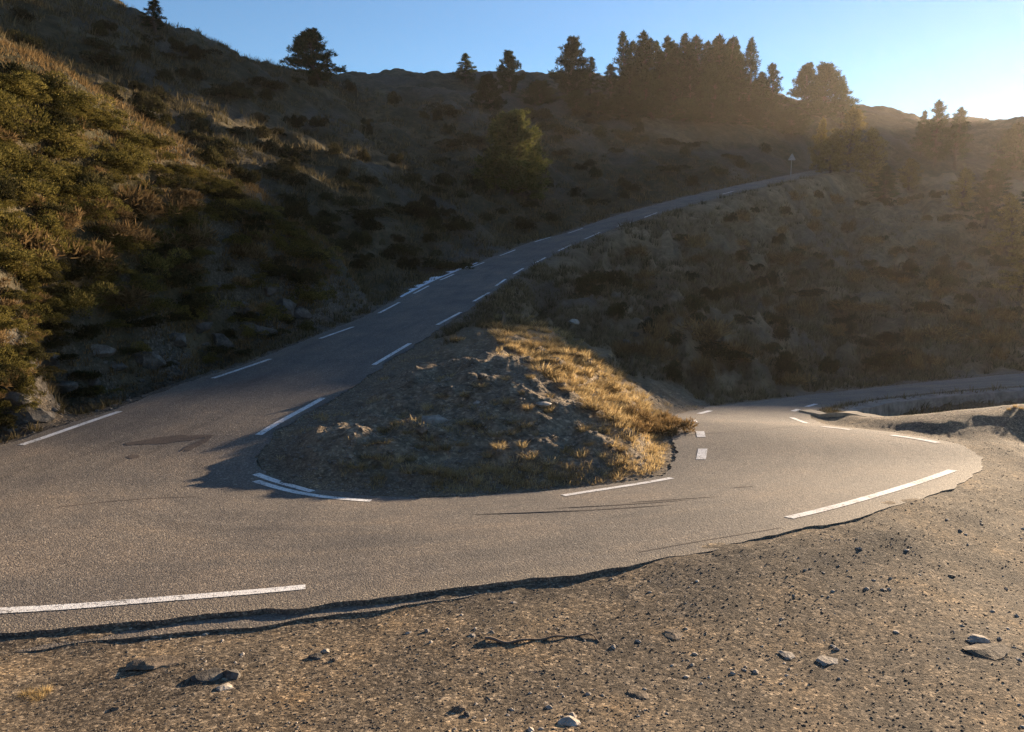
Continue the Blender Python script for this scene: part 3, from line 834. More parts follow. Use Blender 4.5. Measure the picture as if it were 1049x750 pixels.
# ------------------------------------------------------------------ trees
PROTO = {
 'conea': pine_proto('pine_tree', '', 1, 12, 5.2, M_NEEDLE, 0.14, 'cone', 90),
 'coneb': pine_proto('pine_tree', '', 2, 13, 4.6, M_NEEDLE, 0.22, 'cone', 85),
 'tall':  pine_proto('pine_tree', '', 3, 13, 5.4, M_NEEDLE, 0.30, 'tall', 85),
 'tallb': pine_proto('pine_tree', '', 7, 13, 5.8, M_NEEDLE, 0.34, 'tall', 80),
 'round': pine_proto('pine_tree', '', 4, 8, 6.6, M_NEEDLE, 0.04, 'round', 100, 14),
 'olive': pine_proto('pine_tree', '', 5, 8, 6.6, M_NEEDLE_G, 0.03, 'egg', 160, 17, 0.34),
 'broad': pine_proto('pine_tree', '', 8, 9, 7.0, M_NEEDLE, 0.08, 'egg', 120, 14, 0.40),
 'larch': pine_proto('larch_tree', '', 6, 9, 4.4, M_LARCH, 0.08, 'cone', 90, 9, 0.34),
}
used = set()
def plant(kind, px, pbase, ptop, wpx, label, group=None, d=None, sink=0.15):
    p = hit(px, pbase) if d is None else None
    if p is None:
        q = pt(px, pbase, d); p = np.array([q[0], q[1], ground(q[0], q[1])])
    dist = p[1]
    pr = PROTO[kind]
    # real height from the distance to the tree and the rise of its top above its foot
    b = (375 - ptop) / F; topz = (-SP + b * CP) * dist / (CP + b * SP)
    hgt = max(1.0, topz - p[2]); wd = wpx / F * dist * CP
    s = (wd / pr['w'], wd / pr['w'], hgt / pr['h'])
    loc = (p[0], p[1], p[2] + ZC - sink)
    if kind not in used:
        used.add(kind); t = pr; t.location = loc; t.rotation_euler = (0, 0, random.uniform(0, 6.28)); t.scale = s
    else:
        t = clone(pr, loc, random.uniform(0, 6.28), s)
    t.rotation_euler = (random.gauss(0, 0.022), random.gauss(0, 0.022), t.rotation_euler[2])
    t['label'] = label
    if group: t['group'] = group
    elif 'group' in t.keys(): del t['group']
    return t

FG = 'pines of the wood on the ridge'
FL = 'tall dark pine in the dense wood on the ridge above the upper road'
plant('olive', 524, 199, 112, 82, 'bushy olive green pine standing alone on the slope above the upper road')
plant('coneb', 160, 34, -4, 27, 'dark pine on the steep left skyline cut by the top of the photo')
plant('broad', 323, 84, 27, 58, 'broad dark pine alone on the skyline where the steep left slope meets the plateau')
plant('conea', 477, 80, 53, 27, 'small round topped pine on the plateau skyline, left of the two near the middle', d=150)
plant('broad', 523, 87, 51, 29, 'compact bushy pine on the plateau skyline right of the small round one', d=140)
plant('broad', 503, 114, 74, 34, 'dark bushy pine below the plateau skyline between two skyline pines')
plant('round', 551, 108, 82, 32, 'low dark pine at the left foot of the ridge wood')
plant('broad', 581, 106, 36, 40, 'leftmost tall pine of the ridge wood, standing a little apart', d=146)
plant('coneb', 605, 108, 57, 24, 'short narrow pine between the apart tall pine and the ridge wood', d=146)
plant('coneb', 624, 110, 64, 26, 'lowest narrow pine at the left end of the dense ridge wood', d=148)
for px, top, w, kd, d in [(638,29,27,'coneb',146),(652,46,26,'conea',152),(664,28,34,'tall',147),(680,35,32,'conea',153),(691,47,30,'tallb',150),(699,32,32,'coneb',146),(716,35,34,'tall',149),
                       (728,46,32,'tallb',153),(738,34,34,'tall',148),(748,36,36,'tallb',151),(757,55,30,'conea',147),(780,72,32,'conea',155),(672,52,30,'conea',143),(707,55,30,'conea',142),(645,66,32,'round',142),(732,66,34,'round',142),(660,72,34,'round',141),(644,40,24,'tallb',157),(658,37,26,'tall',156),(671,40,26,'tallb',158),(685,42,28,'broad',156),(708,42,28,'broad',157),(724,41,26,'tall',158),(731,40,30,'broad',156),(744,41,26,'tallb',158),(753,45,30,'broad',155),(775,80,30,'broad',156),(690,66,40,'broad',150),(716,70,42,'broad',151),(748,70,42,'broad',150)]:
    plant(kd, px, 113, top, w, FL, FG, d)
plant('coneb', 767, 116, 36, 27, 'slender pine with a gap on its left at the right end of the ridge wood', d=146)
plant('conea', 793, 120, 62, 36, 'medium pine right of the slender one on the ridge', d=148)
plant('broad', 825, 128, 63, 34, 'left one of the two broad pines at the right end of the ridge', d=168)
plant('broad', 843, 132, 65, 52, 'right one of the two broad pines at the right end of the ridge', d=166)
plant('conea', 862, 134, 88, 36, 'lower pine leaning out on the right flank of the two broad pines', d=168)
for px, pb, top, w in [(590,112,92,30),(612,116,94,34),(640,120,98,36),(668,122,100,36),(700,124,100,36),(730,126,102,38),(760,128,104,36),(785,132,106,36),(810,138,110,36)]:
    plant('round', px, pb, top, w, 'low bushy pine at the front foot of the ridge wood', 'low pines in front of the ridge wood')
plant('larch', 838, 176, 119, 22, 'thin yellow larch beside the end of the upper road', d=127)
plant('larch', 868, 172, 108, 52, 'large golden larch right of the end of the upper road', d=124)
plant('larch', 850, 172, 135, 34, 'low yellow larch between the thin and the large golden ones', d=121)
plant('larch', 893, 176, 128, 40, 'green gold larch on the right of the large golden one', d=122)
plant('conea', 957, 172, 101, 38, 'taller of the feathery conifers on the hazy right slope')
plant('coneb', 979, 174, 108, 34, 'feathery conifer right of the tallest on the hazy right slope')
plant('conea', 942, 160, 112, 20, 'small pointed conifer left of the tallest on the hazy right slope')
plant('round', 1042, 158, 126, 36, 'bushy pine on the skyline at the right edge of the photo', d=150)
for k, (px, pb, top, w) in enumerate([(1008,232,172,46),(1032,262,196,52),(1060,250,178,56),(985,214,170,36),(1018,205,160,34),(1046,300,240,50),(905,205,168,34),(930,196,160,32)]):
    plant('larch' if k % 2 else 'conea', px, pb, top, w, 'rusty larch on the hazy right hillside' if k % 2 else 'hazy dark conifer on the right hillside below the ridge', 'scattered conifers on the right hillside')

# ------------------------------------------------------------------ shrubs
def tri_quads(v, q, t): return (v, q, t)
def make_single(name, geo, mtl):
    o = mesh_obj(name, geo[0], list(geo[1:]), mtl); return o
def scatter_things(name, protos, spots, label, cat, group):
    """spots: x, y, scale, zscale, rot, index of prototype"""
    first = {}
    xs = np.array([s[0] for s in spots]); ys = np.array([s[1] for s in spots])
    zs = terrain(xs, ys)
    for i, (x, y, s, sz, rz, k) in enumerate(spots):
        k = k % len(protos)
        if k not in first:
            first[k] = make_single(name, protos[k][0], protos[k][1]); o = first[k]
        else:
            o = first[k].copy(); C.objects.link(o)
        o.location = (x, y, zs[i] + ZC - 0.04 * s); o.rotation_euler = (0, 0, rz); o.scale = (s, s, sz)
        tag(o, label if isinstance(label, str) else label[k], cat, group)

def pix_spots(n, poly, lo=4, seed=0, minpx=6, scale=(0.8, 1.5)):
    """random visible ground points inside a picture polygon"""
    rng = np.random.default_rng(seed)
    poly = np.array(poly, float); mn, mx = poly.min(0), poly.max(0)
    def inside(p):
        c = False; m = len(poly)
        for i in range(m):
            a, b = poly[i], poly[i-1]
            if (a[1] > p[1]) != (b[1] > p[1]) and p[0] < (b[0]-a[0])*(p[1]-a[1])/(b[1]-a[1]) + a[0]: c = not c
        return c
    out, pts, tries = [], [], 0
    while len(out) < n and tries < n * 30:
        tries += 1
        p = mn + rng.random(2) * (mx - mn)
        if not inside(p) or any((p[0]-q[0])**2 + (p[1]-q[1])**2 < minpx**2 for q in pts): continue
        pts.append(p); h = hit(p[0], p[1], lo)
        out.append(h)
    return out, rng

gorse = [(shrub_mesh(s, None), M_GORSE) for s in (1, 2, 3)]
heath = [(shrub_mesh(s, None, 3000, (0.035, 0.08), (0.012, 0.024), 0.5, 16), M_HEATH) for s in (11, 12, 13)]
brack = [(shrub_mesh(s, None, 900, (0.10, 0.22), (0.012, 0.03), 0.6), M_BRACK) for s in (21, 22)]
BANK = [(-20,80),(20,86),(65,100),(135,138),(205,178),(265,210),(310,245),(350,280),(330,310),(250,330),(150,330),(60,320),(-20,260)]
hp, rg = pix_spots(240, BANK, 8, 5, 8)
spots = []; spots_b = []; spots_h = []
for h in hp:
    s = rg.uniform(0.5, 1.0) if rg.random() < 0.6 else rg.uniform(1.0, 1.7); q = (h[0], h[1], s, s * rg.uniform(0.7, 1.15), rg.uniform(0, 6.28), int(rg.integers(0, 3)))
    u = rg.random() + 0.25 * (h[0] + 9) / 9
    (spots if u < 0.58 else (spots_b if u > 0.80 else spots_h)).append(q)
scatter_things('broom_shrub', gorse, spots, 'yellow green broom shrub in the thicket on the sunny left bank', 'shrub', 'broom shrubs on the left bank')
scatter_things('bracken_clump', brack, spots_b, 'rust brown bracken clump among the shrubs of the left bank', 'fern', 'bracken clumps on the left bank')
scatter_things('heather_shrub', heath, spots_h, 'dark heather shrub in the thicket on the left bank', 'shrub', 'heather shrubs on the left bank')
CR = np.array([(0,90),(33,95),(66,104),(100,122),(135,140),(170,160),(205,180),(235,196),(265,212),(290,232),(312,248),(335,266)], float)
rgc = np.random.default_rng(77); sp_ = []
for k in range(34):
    u = (k + rgc.random() * 0.8) / 34 * 11
    px = np.interp(u, np.arange(12), CR[:, 0]); py = np.interp(u, np.arange(12), CR[:, 1]) + rgc.uniform(1, 9)
    h = hit(px, py, 8)
    if h[1] < 36: sp_.append((h[0], h[1], rgc.uniform(0.6, 1.25), rgc.uniform(0.6, 1.2), rgc.uniform(0, 6.28), int(rgc.integers(0, 3))))
scatter_things('broom_shrub', gorse, sp_, 'sunlit yellow green broom shrub on the crest line of the left bank', 'shrub', 'broom shrubs on the crest of the left bank')
LOWB = [(-10,270),(40,290),(110,310),(230,330),(300,325),(330,335),(250,365),(120,405),(-10,440)]
hp, rg = pix_spots(46, LOWB, 8, 6, 12)
scatter_things('heather_shrub', heath + gorse[:1], [(h[0], h[1], rg.uniform(0.5, 1.1), rg.uniform(0.4, 0.9), rg.uniform(0, 6.28), int(rg.integers(0, 4))) for h in hp],
               'low dark shrub on the shaded stony foot of the left bank', 'shrub', 'low shrubs at the foot of the left bank')
hp, rg = pix_spots(30, [(-15,258),(40,285),(48,330),(44,385),(20,425),(-15,430)], 8, 16, 8)
scatter_things('broom_shrub', gorse + brack, [(h[0], h[1], rg.uniform(0.4, 0.95), rg.uniform(0.4, 0.9), rg.uniform(0, 6.28), int(rg.integers(0, 5))) for h in hp],
               'small sunlit yellow brown shrub on the stony cut at the left edge of the photo', 'shrub', 'small shrubs on the stony cut at the left edge')
SLOPE = [(0,20),(90,15),(270,80),(400,95),(520,110),(640,125),(800,150),(740,185),(620,215),(520,245),(440,280),(380,290),(330,250),(200,165),(60,90),(0,75)]
hp, rg = pix_spots(150, SLOPE, 28, 7, 9)
scatter_things('juniper_shrub', heath, [(h[0], h[1], rg.uniform(0.6, 1.2) * (1 + h[1] / 90) * (2.0 if rg.random() < 0.2 else 1), rg.uniform(0.9, 1.9) * (1 + h[1] / 90), rg.uniform(0, 6.28), int(rg.integers(0, 3))) for h in hp],
               'low dark juniper on the shaded slope above the upper road', 'shrub', 'junipers on the shaded slope')
FLANK = [(590,300),(660,255),(760,215),(880,190),(1049,200),(1049,370),(900,390),(760,405),(700,410),(650,375),(600,335)]
hp, rg = pix_spots(125, FLANK, 20, 8, 11)
scatter_things('heath_shrub', heath + brack, [(h[0], h[1], rg.uniform(0.5, 1.1) * (1 + h[1] / 80) * (2.0 if rg.random() < 0.2 else 1), rg.uniform(0.8, 1.7) * (1 + h[1] / 80), rg.uniform(0, 6.28), int(rg.integers(0, 5))) for h in hp],
               'brown heath shrub on the hazy flank between the two roads', 'shrub', 'heath shrubs on the flank between the roads')

# tussocks on the mound crest
tus = [((tussock_mesh(s, 170, 0.34, 0.20)), M_STRAW) for s in (1, 2, 3, 4)]
CREST = [(490,326),(540,322),(600,356),(650,402),(690,432),(672,443),(630,432),(590,405),(550,375),(505,345)]
hp, rg = pix_spots(150, CREST, 9, 9, 5)
scatter_things('grass_tussock', tus, [(h[0], h[1], rg.uniform(0.75, 1.3), rg.uniform(0.38, 0.7), rg.uniform(0, 6.28), int(rg.integers(0, 4))) for h in hp],
               'golden backlit grass tussock on the crest of the mound', 'grass', 'golden tussocks on the mound crest')
FACE = [(380,440),(450,400),(520,370),(600,420),(650,445),(690,450),(680,478),(560,500),(420,495),(340,480)]
hp, rg = pix_spots(80, FACE, 9, 10, 11)
scatter_things('grass_tussock', tus, [(h[0], h[1], rg.uniform(0.4, 0.85), rg.uniform(0.25, 0.5), rg.uniform(0, 6.28), int(rg.integers(0, 4))) for h in hp],
               'small straw tussock on the stony face of the mound', 'grass', 'small tussocks on the mound face')
hp, rg = pix_spots(60, [(640,425),(690,430),(700,445),(690,450),(655,445)], 9, 14, 5)
scatter_things('heath_clump', brack, [(h[0], h[1], rg.uniform(0.35, 0.6), rg.uniform(0.35, 0.7), rg.uniform(0, 6.28), int(rg.integers(0, 2))) for h in hp[:14]],
               'rounded brown heath clump at the right nose of the mound', 'shrub', 'heath clumps at the nose of the mound')

# uncountable grass cover
def cover(name, n, region, protos, mtl, size, seed):
    rng = np.random.default_rng(seed)
    az = np.radians(rng.uniform(region[0], region[1], n)); r = np.exp(rng.uniform(math.log(region[2]), math.log(region[3]), n))
    x, y = r * np.sin(az), r * np.cos(az)
    h, e, sd, st, gr, mo, vg = terrain(x, y, True)
    ok = (e > 0.25) & region[4](x, y, h, e, sd, st, gr, mo)
    x, y, h, r = x[ok], y[ok], h[ok], r[ok]
    s = rng.uniform(*size, len(x)) * np.clip(r / 25, 0.8, 2.6)
    v, fs = batch(protos, x, y, h + ZC, rng.uniform(0, 6.28, len(x)), s, s * rng.uniform(0.6, 1.2, len(x)))
    o = mesh_obj(name, v, fs, mtl); o['kind'] = 'stuff'
    o['category'] = 'grass'
    return o
sm = [tussock_mesh(s, 14, 0.20, 0.14, 0.012) for s in range(31, 36)]
g = cover('hill_grass', 42000, (-42, 42, 13, 120, lambda x, y, h, e, sd, st, gr, mo: (gr < 0.3) & (mo < 0.3) & (vnoise(x / 3.1, y / 3.1, 77) + 0.6 * vnoise(x / 0.9, y / 0.9, 78) > -0.35)), sm, M_GRASS, (0.7, 1.5), 41)
g['label'] = 'dull brown grass growing over the hillsides'
sm2 = [tussock_mesh(s, 12, 0.13, 0.09, 0.006) for s in range(41, 46)]
g = cover('bank_grass', 13000, (-45, -12, 13, 40, lambda x, y, h, e, sd, st, gr, mo: (sd > 0) & (gr < 0.3) & (e > 1.2) & (vnoise(x / 1.6, y / 1.6, 91) > -0.55)), sm, M_BRACK, (0.6, 1.3), 45)
g['label'] = 'dry brown grass between the shrubs of the left bank'
g = cover('mound_grass', 16000, (-22, 20, 11, 26, lambda x, y, h, e, sd, st, gr, mo: (mo > 0.3) & (vnoise(x / 0.8, y / 0.5, 81) + 0.6 * vnoise(x / 0.3, y / 0.25, 82) > 0.72 - 1.5 * smooth(1.7, 0.5, e) * smooth(-2.5, 0.0, x) * (y < 16.5))), sm2, M_STRAW, (0.7, 1.5), 42)
g['label'] = 'short straw grass on the stony mound'

# ------------------------------------------------------------------ stones
def rock_geo(seed, sub=2, flat=0.6, rough=0.28, angular=5):
    rng = np.random.default_rng(seed)
    import bmesh
    bm = bmesh.new(); bmesh.ops.create_icosphere(bm, subdivisions=sub, radius=1.0)
    v = np.array([p.co[:] for p in bm.verts]); f = np.array([[q.index for q in p.verts] for p in bm.faces]); bm.free()
    for k in range(angular):               # chop facets
        nrm = rng.normal(size=3); nrm /= np.linalg.norm(nrm); dd = rng.uniform(0.45, 0.85)
        s = v @ nrm; over = s > dd * (0.8 if angular > 8 else 1)
        v[over] -= np.outer((s[over] - dd) * 0.93, nrm)
    v *= (1 + rough * 0.35 * fbm(v[:, 0] + seed, v[:, 1] + v[:, 2] * 1.7, 0.8, 3, seed))[:, None]
    v *= np.array([rng.uniform(0.85, 1.3), rng.uniform(0.7, 1.1), flat])
    return v, f
def stone(px, py, wpx, label, mtl, seed, flat=0.55, rz=0.0, sink=0.3, cat='rock', group=None, tilt=0.0, asp=1.0):
    p = hit(px, py)
    s = wpx / F * np.linalg.norm(p) / 2 * 0.78
    v, f = rock_geo(seed, 3, flat, 0.3, 11)
    o = mesh_obj('stone', v * s * np.array([1, asp, 1]), f, mtl, smooth_sh=False)
    o.location = (p[0], p[1], p[2] + ZC + s * flat * (0.42 - sink)); o.rotation_euler = (tilt, tilt * 0.6, rz)
    return tag(o, label, cat, group)
stone(446, 431, 31, 'large pale stone lying on the left face of the mound', M_ROCKP, 3, 0.5, 0.2)
stone(433, 441, 24, 'tan stone just below the large pale stone on the mound', M_ROCKB, 4, 0.5, 0.5)
stone(493, 387, 17, 'grey stone high on the mound above the pale ones', M_ROCKG, 5, 0.6, 0.9)
stone(489, 413, 9, 'small upright lit stone right of the pale stone on the mound', M_ROCKP, 6, 0.9, 0.1)
stone(556, 415, 22, 'pale grey slab half buried in the middle of the mound', M_ROCKP, 8, 0.4, 0.4)
stone(588, 331, 12, 'white stone on the dark slope just behind the mound crest', M_ROCKP, 9, 0.8, 0.2)
stone(1012, 667, 46, 'flat dark slab in the gravel at the right edge of the photo', M_ROCKB, 12, 0.16, 0.3)
stone(158, 681, 52, 'flat brown slab in the gravel near the road edge at lower left', M_ROCKB, 13, 0.2, 0.25)
stone(214, 693, 34, 'broken grey rock beside the brown slab in the gravel', M_ROCKG, 14, 0.3, 0.6)
stone(238, 692, 26, 'smaller grey rock against the broken grey one', M_ROCKG, 15, 0.5, 0.2)
stone(229, 704, 19, 'white flat stone in front of the broken grey rock', M_ROCKP, 16, 0.3, 0.5)
stone(334, 668, 13, 'cream pebble topmost of the little stone heap on the gravel', M_ROCKP, 17, 0.5, 0.1)
stone(324, 674, 16, 'grey stone in the little heap right of the slabs', M_ROCKG, 18, 0.5, 0.3)
stone(343, 676, 14, 'right stone of the little heap on the gravel', M_ROCKB, 19, 0.5, 0.8)
stone(470, 727, 18, 'brown stone near the bottom edge below the twig', M_ROCKB, 20, 0.6, 0.3)
stone(478, 733, 13, 'grey stone touching the brown one near the bottom edge', M_ROCKG, 21, 0.5, 1.3)
stone(583, 741, 22, 'yellowish stone at the bottom edge right of the middle', M_ROCKP, 22, 0.4, 0.2)
stone(120, 726, 14, 'brown stone near the bottom left of the gravel', M_ROCKB, 23, 0.3, 0.2)
stone(690, 650, 24, 'low brown stone in the gravel right of the twig', M_ROCKB, 24, 0.2, 0.1)
stone(655, 712, 26, 'low brown stone in the gravel at the bottom right of the middle', M_ROCKB, 25, 0.2, 0.4)
stone(1003, 655, 22, 'tan stone above the flat dark slab at the right edge', M_ROCKP, 26, 0.4, 0.4)
stone(880, 562, 9, 'small tan stone in the gravel below the right edge line', M_ROCKP, 27, 0.3, 0.4)
stone(805, 672, 20, 'flat tan stone in the right half of the gravel', M_ROCKP, 28, 0.3, 0.4)
stone(848, 678, 24, 'flat pale stone right of the flat tan one', M_ROCKP, 29, 0.25, 0.7)
stone(975, 590, 10, 'small brown stone near the middle of the right gravel', M_ROCKB, 30, 0.3, 0.7)
# slate outcrops along the foot of the bank
out = [(15,412,40),(32,428,36),(60,398,34),(50,372,40),(95,392,26),(148,370,44),(180,352,40),(120,378,30),(228,352,36),(262,340,44),(290,318,50),(306,322,36),(250,318,38),(322,306,26),(205,338,30),(8,440,26),(100,362,34),(275,300,30)]
for k, (px, py, w) in enumerate(out):
    stone(px, py, w, 'grey slate slab sticking out of the foot of the left bank', M_ROCKG, 60 + k, 0.55, 0.5 + 0.3 * math.sin(k * 2.1), 0.25, 'rock', 'slate outcrops at the foot of the left bank', 0.35 * math.sin(k * 1.7), 0.7)
for k, (px, py, w) in enumerate([(660,330,22),(672,345,18),(640,352,16),(650,343,14)]):
    stone(px, py, w, 'pale rock in the outcrop on the flank beyond the mound', M_ROCKG, 90 + k, 0.6, 0.4 * k, 0.25, 'rock', 'rock outcrop on the flank beyond the mound')

# gravel chips (uncountable)
chips = [rock_geo(s, 1, 0.6, 0.3, 4) for s in (201, 202, 203, 204)]
def chip_cover(name, n, az, rng_r, size, cond, seed, mtl, label, pw=1.0):
    rng = np.random.default_rng(seed)
    a = np.radians(rng.uniform(*az, n)); r = np.exp(rng.uniform(math.log(rng_r[0]), math.log(rng_r[1]), n))
    x, y = r*np.sin(a), r*np.cos(a)
    h, e, sd, st, gr, mo, vg = terrain(x, y, True)
    ok = (e > 0.06) & cond(x, y, e, sd, st, gr, mo)
    x, y, h = x[ok], y[ok], h[ok]
    s = size[0] * (size[1] / size[0]) ** (rng.random(len(x)) ** pw)
    v, fs = batch(chips, x, y, h + ZC - s * 0.05, rng.uniform(0, 6.28, len(x)), s)
    o = mesh_obj(name, v, fs, mtl); o['kind'] = 'stuff'; o['label'] = label; o['category'] = 'gravel'
chip_cover('gravel', 70000, (-40, 44), (3.6, 22), (0.004, 0.018), lambda x, y, e, sd, st, gr, mo: gr > 0.5, 51, M_PEB, 'loose gravel chips on the lay-by in front of the road', 2.6)
chip_cover('pale_gravel', 2600, (-38, 40), (3.8, 14), (0.010, 0.045), lambda x, y, e, sd, st, gr, mo: (gr > 0.5) & (vnoise(x / 0.8, y / 0.5, 55) + 0.35 * x / 5 > 0.25), 54, M_ROCKP, 'pale tan stone flakes strewn over the gravel', 2.6)
chip_cover('mound_gravel', 13000, (-22, 20), (11, 24), (0.012, 0.07), lambda x, y, e, sd, st, gr, mo: mo > 0.4, 52, M_PEB, 'loose stones strewn over the mound', 2.4)
chip_cover('scree', 9000, (-40, -5), (13, 45), (0.02, 0.13), lambda x, y, e, sd, st, gr, mo: (sd > 0) & (e < 3.2) & (gr < .5), 53, M_ROCKG, 'slate scree along the foot of the left bank', 2.4)

# ------------------------------------------------------------------ wall, sandy edge, heap by the far bend
A = densify(RO[wall_a:], 4); B = densify(RI[wall_a:], 4)
D = A - B; D /= np.linalg.norm(D[:, :2], axis=1)[:, None]
s_ = np.concatenate([[0], np.cumsum(np.linalg.norm(np.diff(A, axis=0), axis=1))])
rows = []; dep = 2.4 * smooth(0, 2.5, s_) + 0.15
for off, t in [(0.30, 0.6), (0.30, -0.0), (0.88, 0.0)] + [(0.90, k / 9) for k in range(1, 10)]:
    rg_ = 0.0 if off < 0.5 or t == 0 else 1.0
    q = A[:, :2] + D[:, :2] * (off + 0.10 * t + rg_ * 0.09 * fbm(s_, s_ * 0 + t * 3.0, 0.55, 4, 5, 0.6))[:, None]
    rows.append(np.column_stack([q, A[:, 2] + ZC + 0.015 + 0.03 * fbm(s_, s_ * 0, 0.8, 3, 9) * (off > 0.5) - t * dep]))
P = np.stack(rows, 1); k = P.shape[1]
i = np.arange(len(A) - 1)[:, None] * k; j = np.arange(k - 1)[None]
w = mesh_obj('retaining_wall', P.reshape(-1, 3), np.stack([i + j, i + j + 1, i + k + j + 1, i + k + j], 2).reshape(-1, 4), M_WALL)
tag(w, 'low rough concrete retaining wall under the far bend of the lower road', 'wall')
A = catmull(np.array([(9.0,23.2,0),(9.15,22.2,0),(9.4,21.1,0),(9.75,20.2,0),(10.3,19.65,0),(11.1,19.25,0),(12.2,19.05,0)]), 0.12)
T = np.gradient(A[:, :2], axis=0); T /= np.linalg.norm(T, axis=1)[:, None]; Nn = np.stack([-T[:, 1], T[:, 0]], 1)
rows = []
for t in (-0.5, -0.46, -0.2, 0.2, 0.46, 0.5):
    q = A[:, :2] + Nn * (0.42 * t + 0.05 * fbm(A[:, 0] * 3, A[:, 1] * 3, 1.0, 3, 4)[:, None] * np.sign(t))
    zc = terrain(A[:, 0], A[:, 1])
    rows.append(np.column_stack([q, zc + ZC + (0.09 if abs(t) < 0.49 else -0.25)]))
P = np.stack(rows, 1); k = 6; i = np.arange(len(A) - 1)[:, None] * k; j = np.arange(k - 1)[None]
o = mesh_obj('kerb', P.reshape(-1, 3), np.stack([i + j, i + j + 1, i + k + j + 1, i + k + j], 2).reshape(-1, 4), M_SAND); o['kind'] = 'structure'

# frost along the shaded verge of the upper road
xs = []; rng = np.random.default_rng(5)
A = RO[(RO[:, 1] > 37) & (RO[:, 1] < 53)]
A = densify(A, 4); s = np.linspace(0, 1, len(A))
D = A - densify(RI[(RO[:, 1] > 37) & (RO[:, 1] < 53)], 4); D /= np.linalg.norm(D[:, :2], axis=1)[:, None]
wd = 0.12 + 0.55 * np.sin(np.pi * s) * np.clip(0.6 + 0.7 * fbm(s * 16, s * 0, 0.9, 3, 3), 0.05, 1.4)
rows = []
for t in (0.0, 0.33, 0.66, 1.0):
    q = A[:, :2] + D[:, :2] * (wd * t - 0.10)[:, None]
    rows.append(np.column_stack([q, A[:, 2] + ZC + 0.012 + 0.05 * t * (1 - t)]))
P = np.stack(rows, 1); k = 4; i = np.arange(len(A) - 1)[:, None] * k; j = np.arange(k - 1)[None]
o = mesh_obj('frost', P.reshape(-1, 3), np.stack([i + j, i + j + 1, i + k + j + 1, i + k + j], 2).reshape(-1, 4), M_SNOW)
o['kind'] = 'stuff'; o['label'] = 'white frost along the shaded verge of the upper road'; o['category'] = 'frost'

# ------------------------------------------------------------------ road sign
p = hit(811, 180)
p = np.array(pt(810, 180.5, 114)); p[2] = ground(p[0], p[1])
sg = empty('road_sign', (p[0], p[1], p[2] + ZC))
v, f = tube([(0, 0, -0.3), (0, 0, 1.6), (0, 0, 3.3)], [0.05, 0.05, 0.05], 8); mesh_obj('pole', v, f, M_STEEL, sg, True)
tri2 = []
for yy in (-0.055, -0.075):
    for k in range(3):
        for q in range(6):
            c = np.array([0.52 * math.sin(k * 2.0944), 0.52 * math.cos(k * 2.0944)])
            a = math.pi / 2 - k * 2.0944 + (q / 5 - 0.5) * 2.0944 * -1
            tri2.append((c[0] + 0.1 * math.cos(a), yy, 2.75 + c[1] + 0.1 * math.sin(a)))
tri2 = np.array(tri2); n = 18
fc = np.stack([np.arange(n), (np.arange(n) + 1) % n, n + (np.arange(n) + 1) % n, n + np.arange(n)], 1)
me = bpy.data.meshes.new('plate'); me.from_pydata([tuple(t) for t in tri2], [], [list(range(n)), list(range(2*n - 1, n - 1, -1))] + fc.tolist())
me.materials.append(M_STEEL); po = bpy.data.objects.new('plate', me); C.objects.link(po); po.parent = sg
tag(sg, 'triangular warning sign seen from behind on a grey pole beside the upper road', 'road sign')

# twig on the gravel
tp = [hit(*q) for q in [(497,655),(520,659),(548,656),(580,653),(606,652),(614,658)]]
A = catmull(tp, 0.05); A[:, 2] += 0.012 + 0.01 * np.sin(np.arange(len(A)))
v, f = tube(A + np.array([0, 0, ZC]), np.linspace(0.014, 0.006, len(A)), 6)
c0 = v.mean(0); o = mesh_obj('twig', v - c0, f, M_WOOD, None, True); o.location = tuple(c0)
tag(o, 'thin bent twig lying on the gravel in front of the road', 'twig')
# golden grass patch on the gravel and on the heap
hp = [hit(*q) for q in [(28,712),(38,716),(46,709)]]
scatter_things('grass_tussock', tus, [(h[0], h[1], 0.2, 0.16, k * 1.3, k) for k, h in enumerate(hp)], 'tiny straw tuft on the gravel near the bottom left corner', 'grass', 'tufts at the bottom left of the gravel')
hp = [hit(*q) for q in [(1040,417),(1046,419),(1034,420)]]
scatter_things('grass_tussock', tus, [(h[0], h[1], 0.22, 0.26, k * 1.3, k) for k, h in enumerate(hp)], 'dry straw tuft on the dirt heap at the right edge', 'grass', 'tufts on the dirt heap')

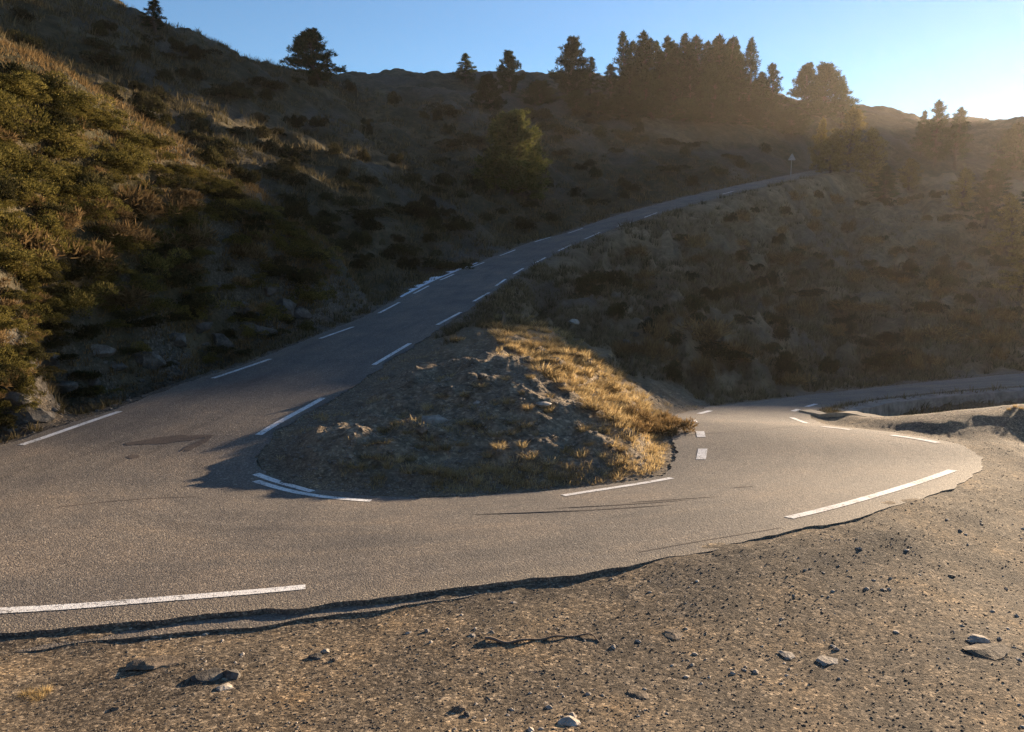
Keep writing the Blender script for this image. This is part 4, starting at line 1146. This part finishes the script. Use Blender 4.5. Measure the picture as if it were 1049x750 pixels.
# ------------------------------------------------------------------ air
HAZE = True
if HAZE:
    m, nt = mat('haze_air'); n = N(nt)
    v = n('ShaderNodeVolumePrincipled')
    v.inputs['Color'].default_value = (0.98, 0.88, 0.77, 1); v.inputs['Density'].default_value = 0.00015; v.inputs['Anisotropy'].default_value = 0.62
    o = n('ShaderNodeOutputMaterial'); n.link(v.outputs[0], o.inputs['Volume'])
    mn, mx = V.min(0), V.max(0)
    lo = mn - np.array([20, 20, 1.0]); hi = np.array([mx[0] + 5, mx[1] + 5, ZC + 46.0])
    vv = [(x, y, z) for x in (lo[0], hi[0]) for y in (lo[1], hi[1]) for z in (lo[2], hi[2])]
    hz = mesh_obj('haze', np.array(vv), np.array([[0,1,3,2],[4,6,7,5],[0,4,5,1],[2,3,7,6],[0,2,6,4],[1,5,7,3]]), m)
    hz['kind'] = 'stuff'; hz['label'] = 'thin warm morning haze in the air'; hz['category'] = 'haze'

# ------------------------------------------------------------------ light, sky, camera
sc = bpy.context.scene
w = bpy.data.worlds.new('World'); sc.world = w; w.use_nodes = True
nt = w.node_tree; bg = nt.nodes['Background']
sky = nt.nodes.new('ShaderNodeTexSky'); sky.sky_type = 'NISHITA'; sky.sun_disc = False
sky.sun_elevation = SUN_EL; sky.sun_rotation = SUN_AZ
sky.altitude = 1500; sky.air_density = 1.0; sky.dust_density = 0.0; sky.ozone_density = 2.8
nt.links.new(sky.outputs[0], bg.inputs[0]); bg.inputs[1].default_value = 0.068
sl = bpy.data.lights.new('sun', 'SUN'); sl.energy = 5.0; sl.angle = math.radians(0.5); sl.color = (1.0, 0.77, 0.53)
so = bpy.data.objects.new('sun', sl); C.objects.link(so)
from mathutils import Vector
sd = Vector((math.sin(SUN_AZ) * math.cos(SUN_EL), math.cos(SUN_AZ) * math.cos(SUN_EL), math.sin(SUN_EL)))
so.rotation_euler = (-sd).to_track_quat('-Z', 'Y').to_euler(); so.location = (0, 0, 60)

cam = bpy.data.cameras.new('camera'); cam.sensor_width = 36; cam.lens = F / 1049 * 36; cam.clip_start = 0.05; cam.clip_end = 3000
co = bpy.data.objects.new('camera', cam); C.objects.link(co)
co.location = (0, 0, ZC); co.rotation_euler = (math.pi / 2 - PITCH, 0, 0)
sc.camera = co
sc.view_settings.view_transform = 'Standard'; sc.view_settings.look = 'None'
sc.view_settings.exposure = 1.82; sc.view_settings.gamma = 1; sc.view_settings.use_curve_mapping = False
cy = sc.cycles
cy.use_denoising = True
try:
    cy.denoiser = 'OPENIMAGEDENOISE'; cy.denoising_input_passes = 'RGB_ALBEDO_NORMAL'
except Exception: pass
try: cy.denoising_prefilter = 'NONE'
except Exception: pass
cy.max_bounces = 6; cy.diffuse_bounces = 3; cy.glossy_bounces = 2; cy.transmission_bounces = 4; cy.volume_bounces = 0; cy.transparent_max_bounces = 4
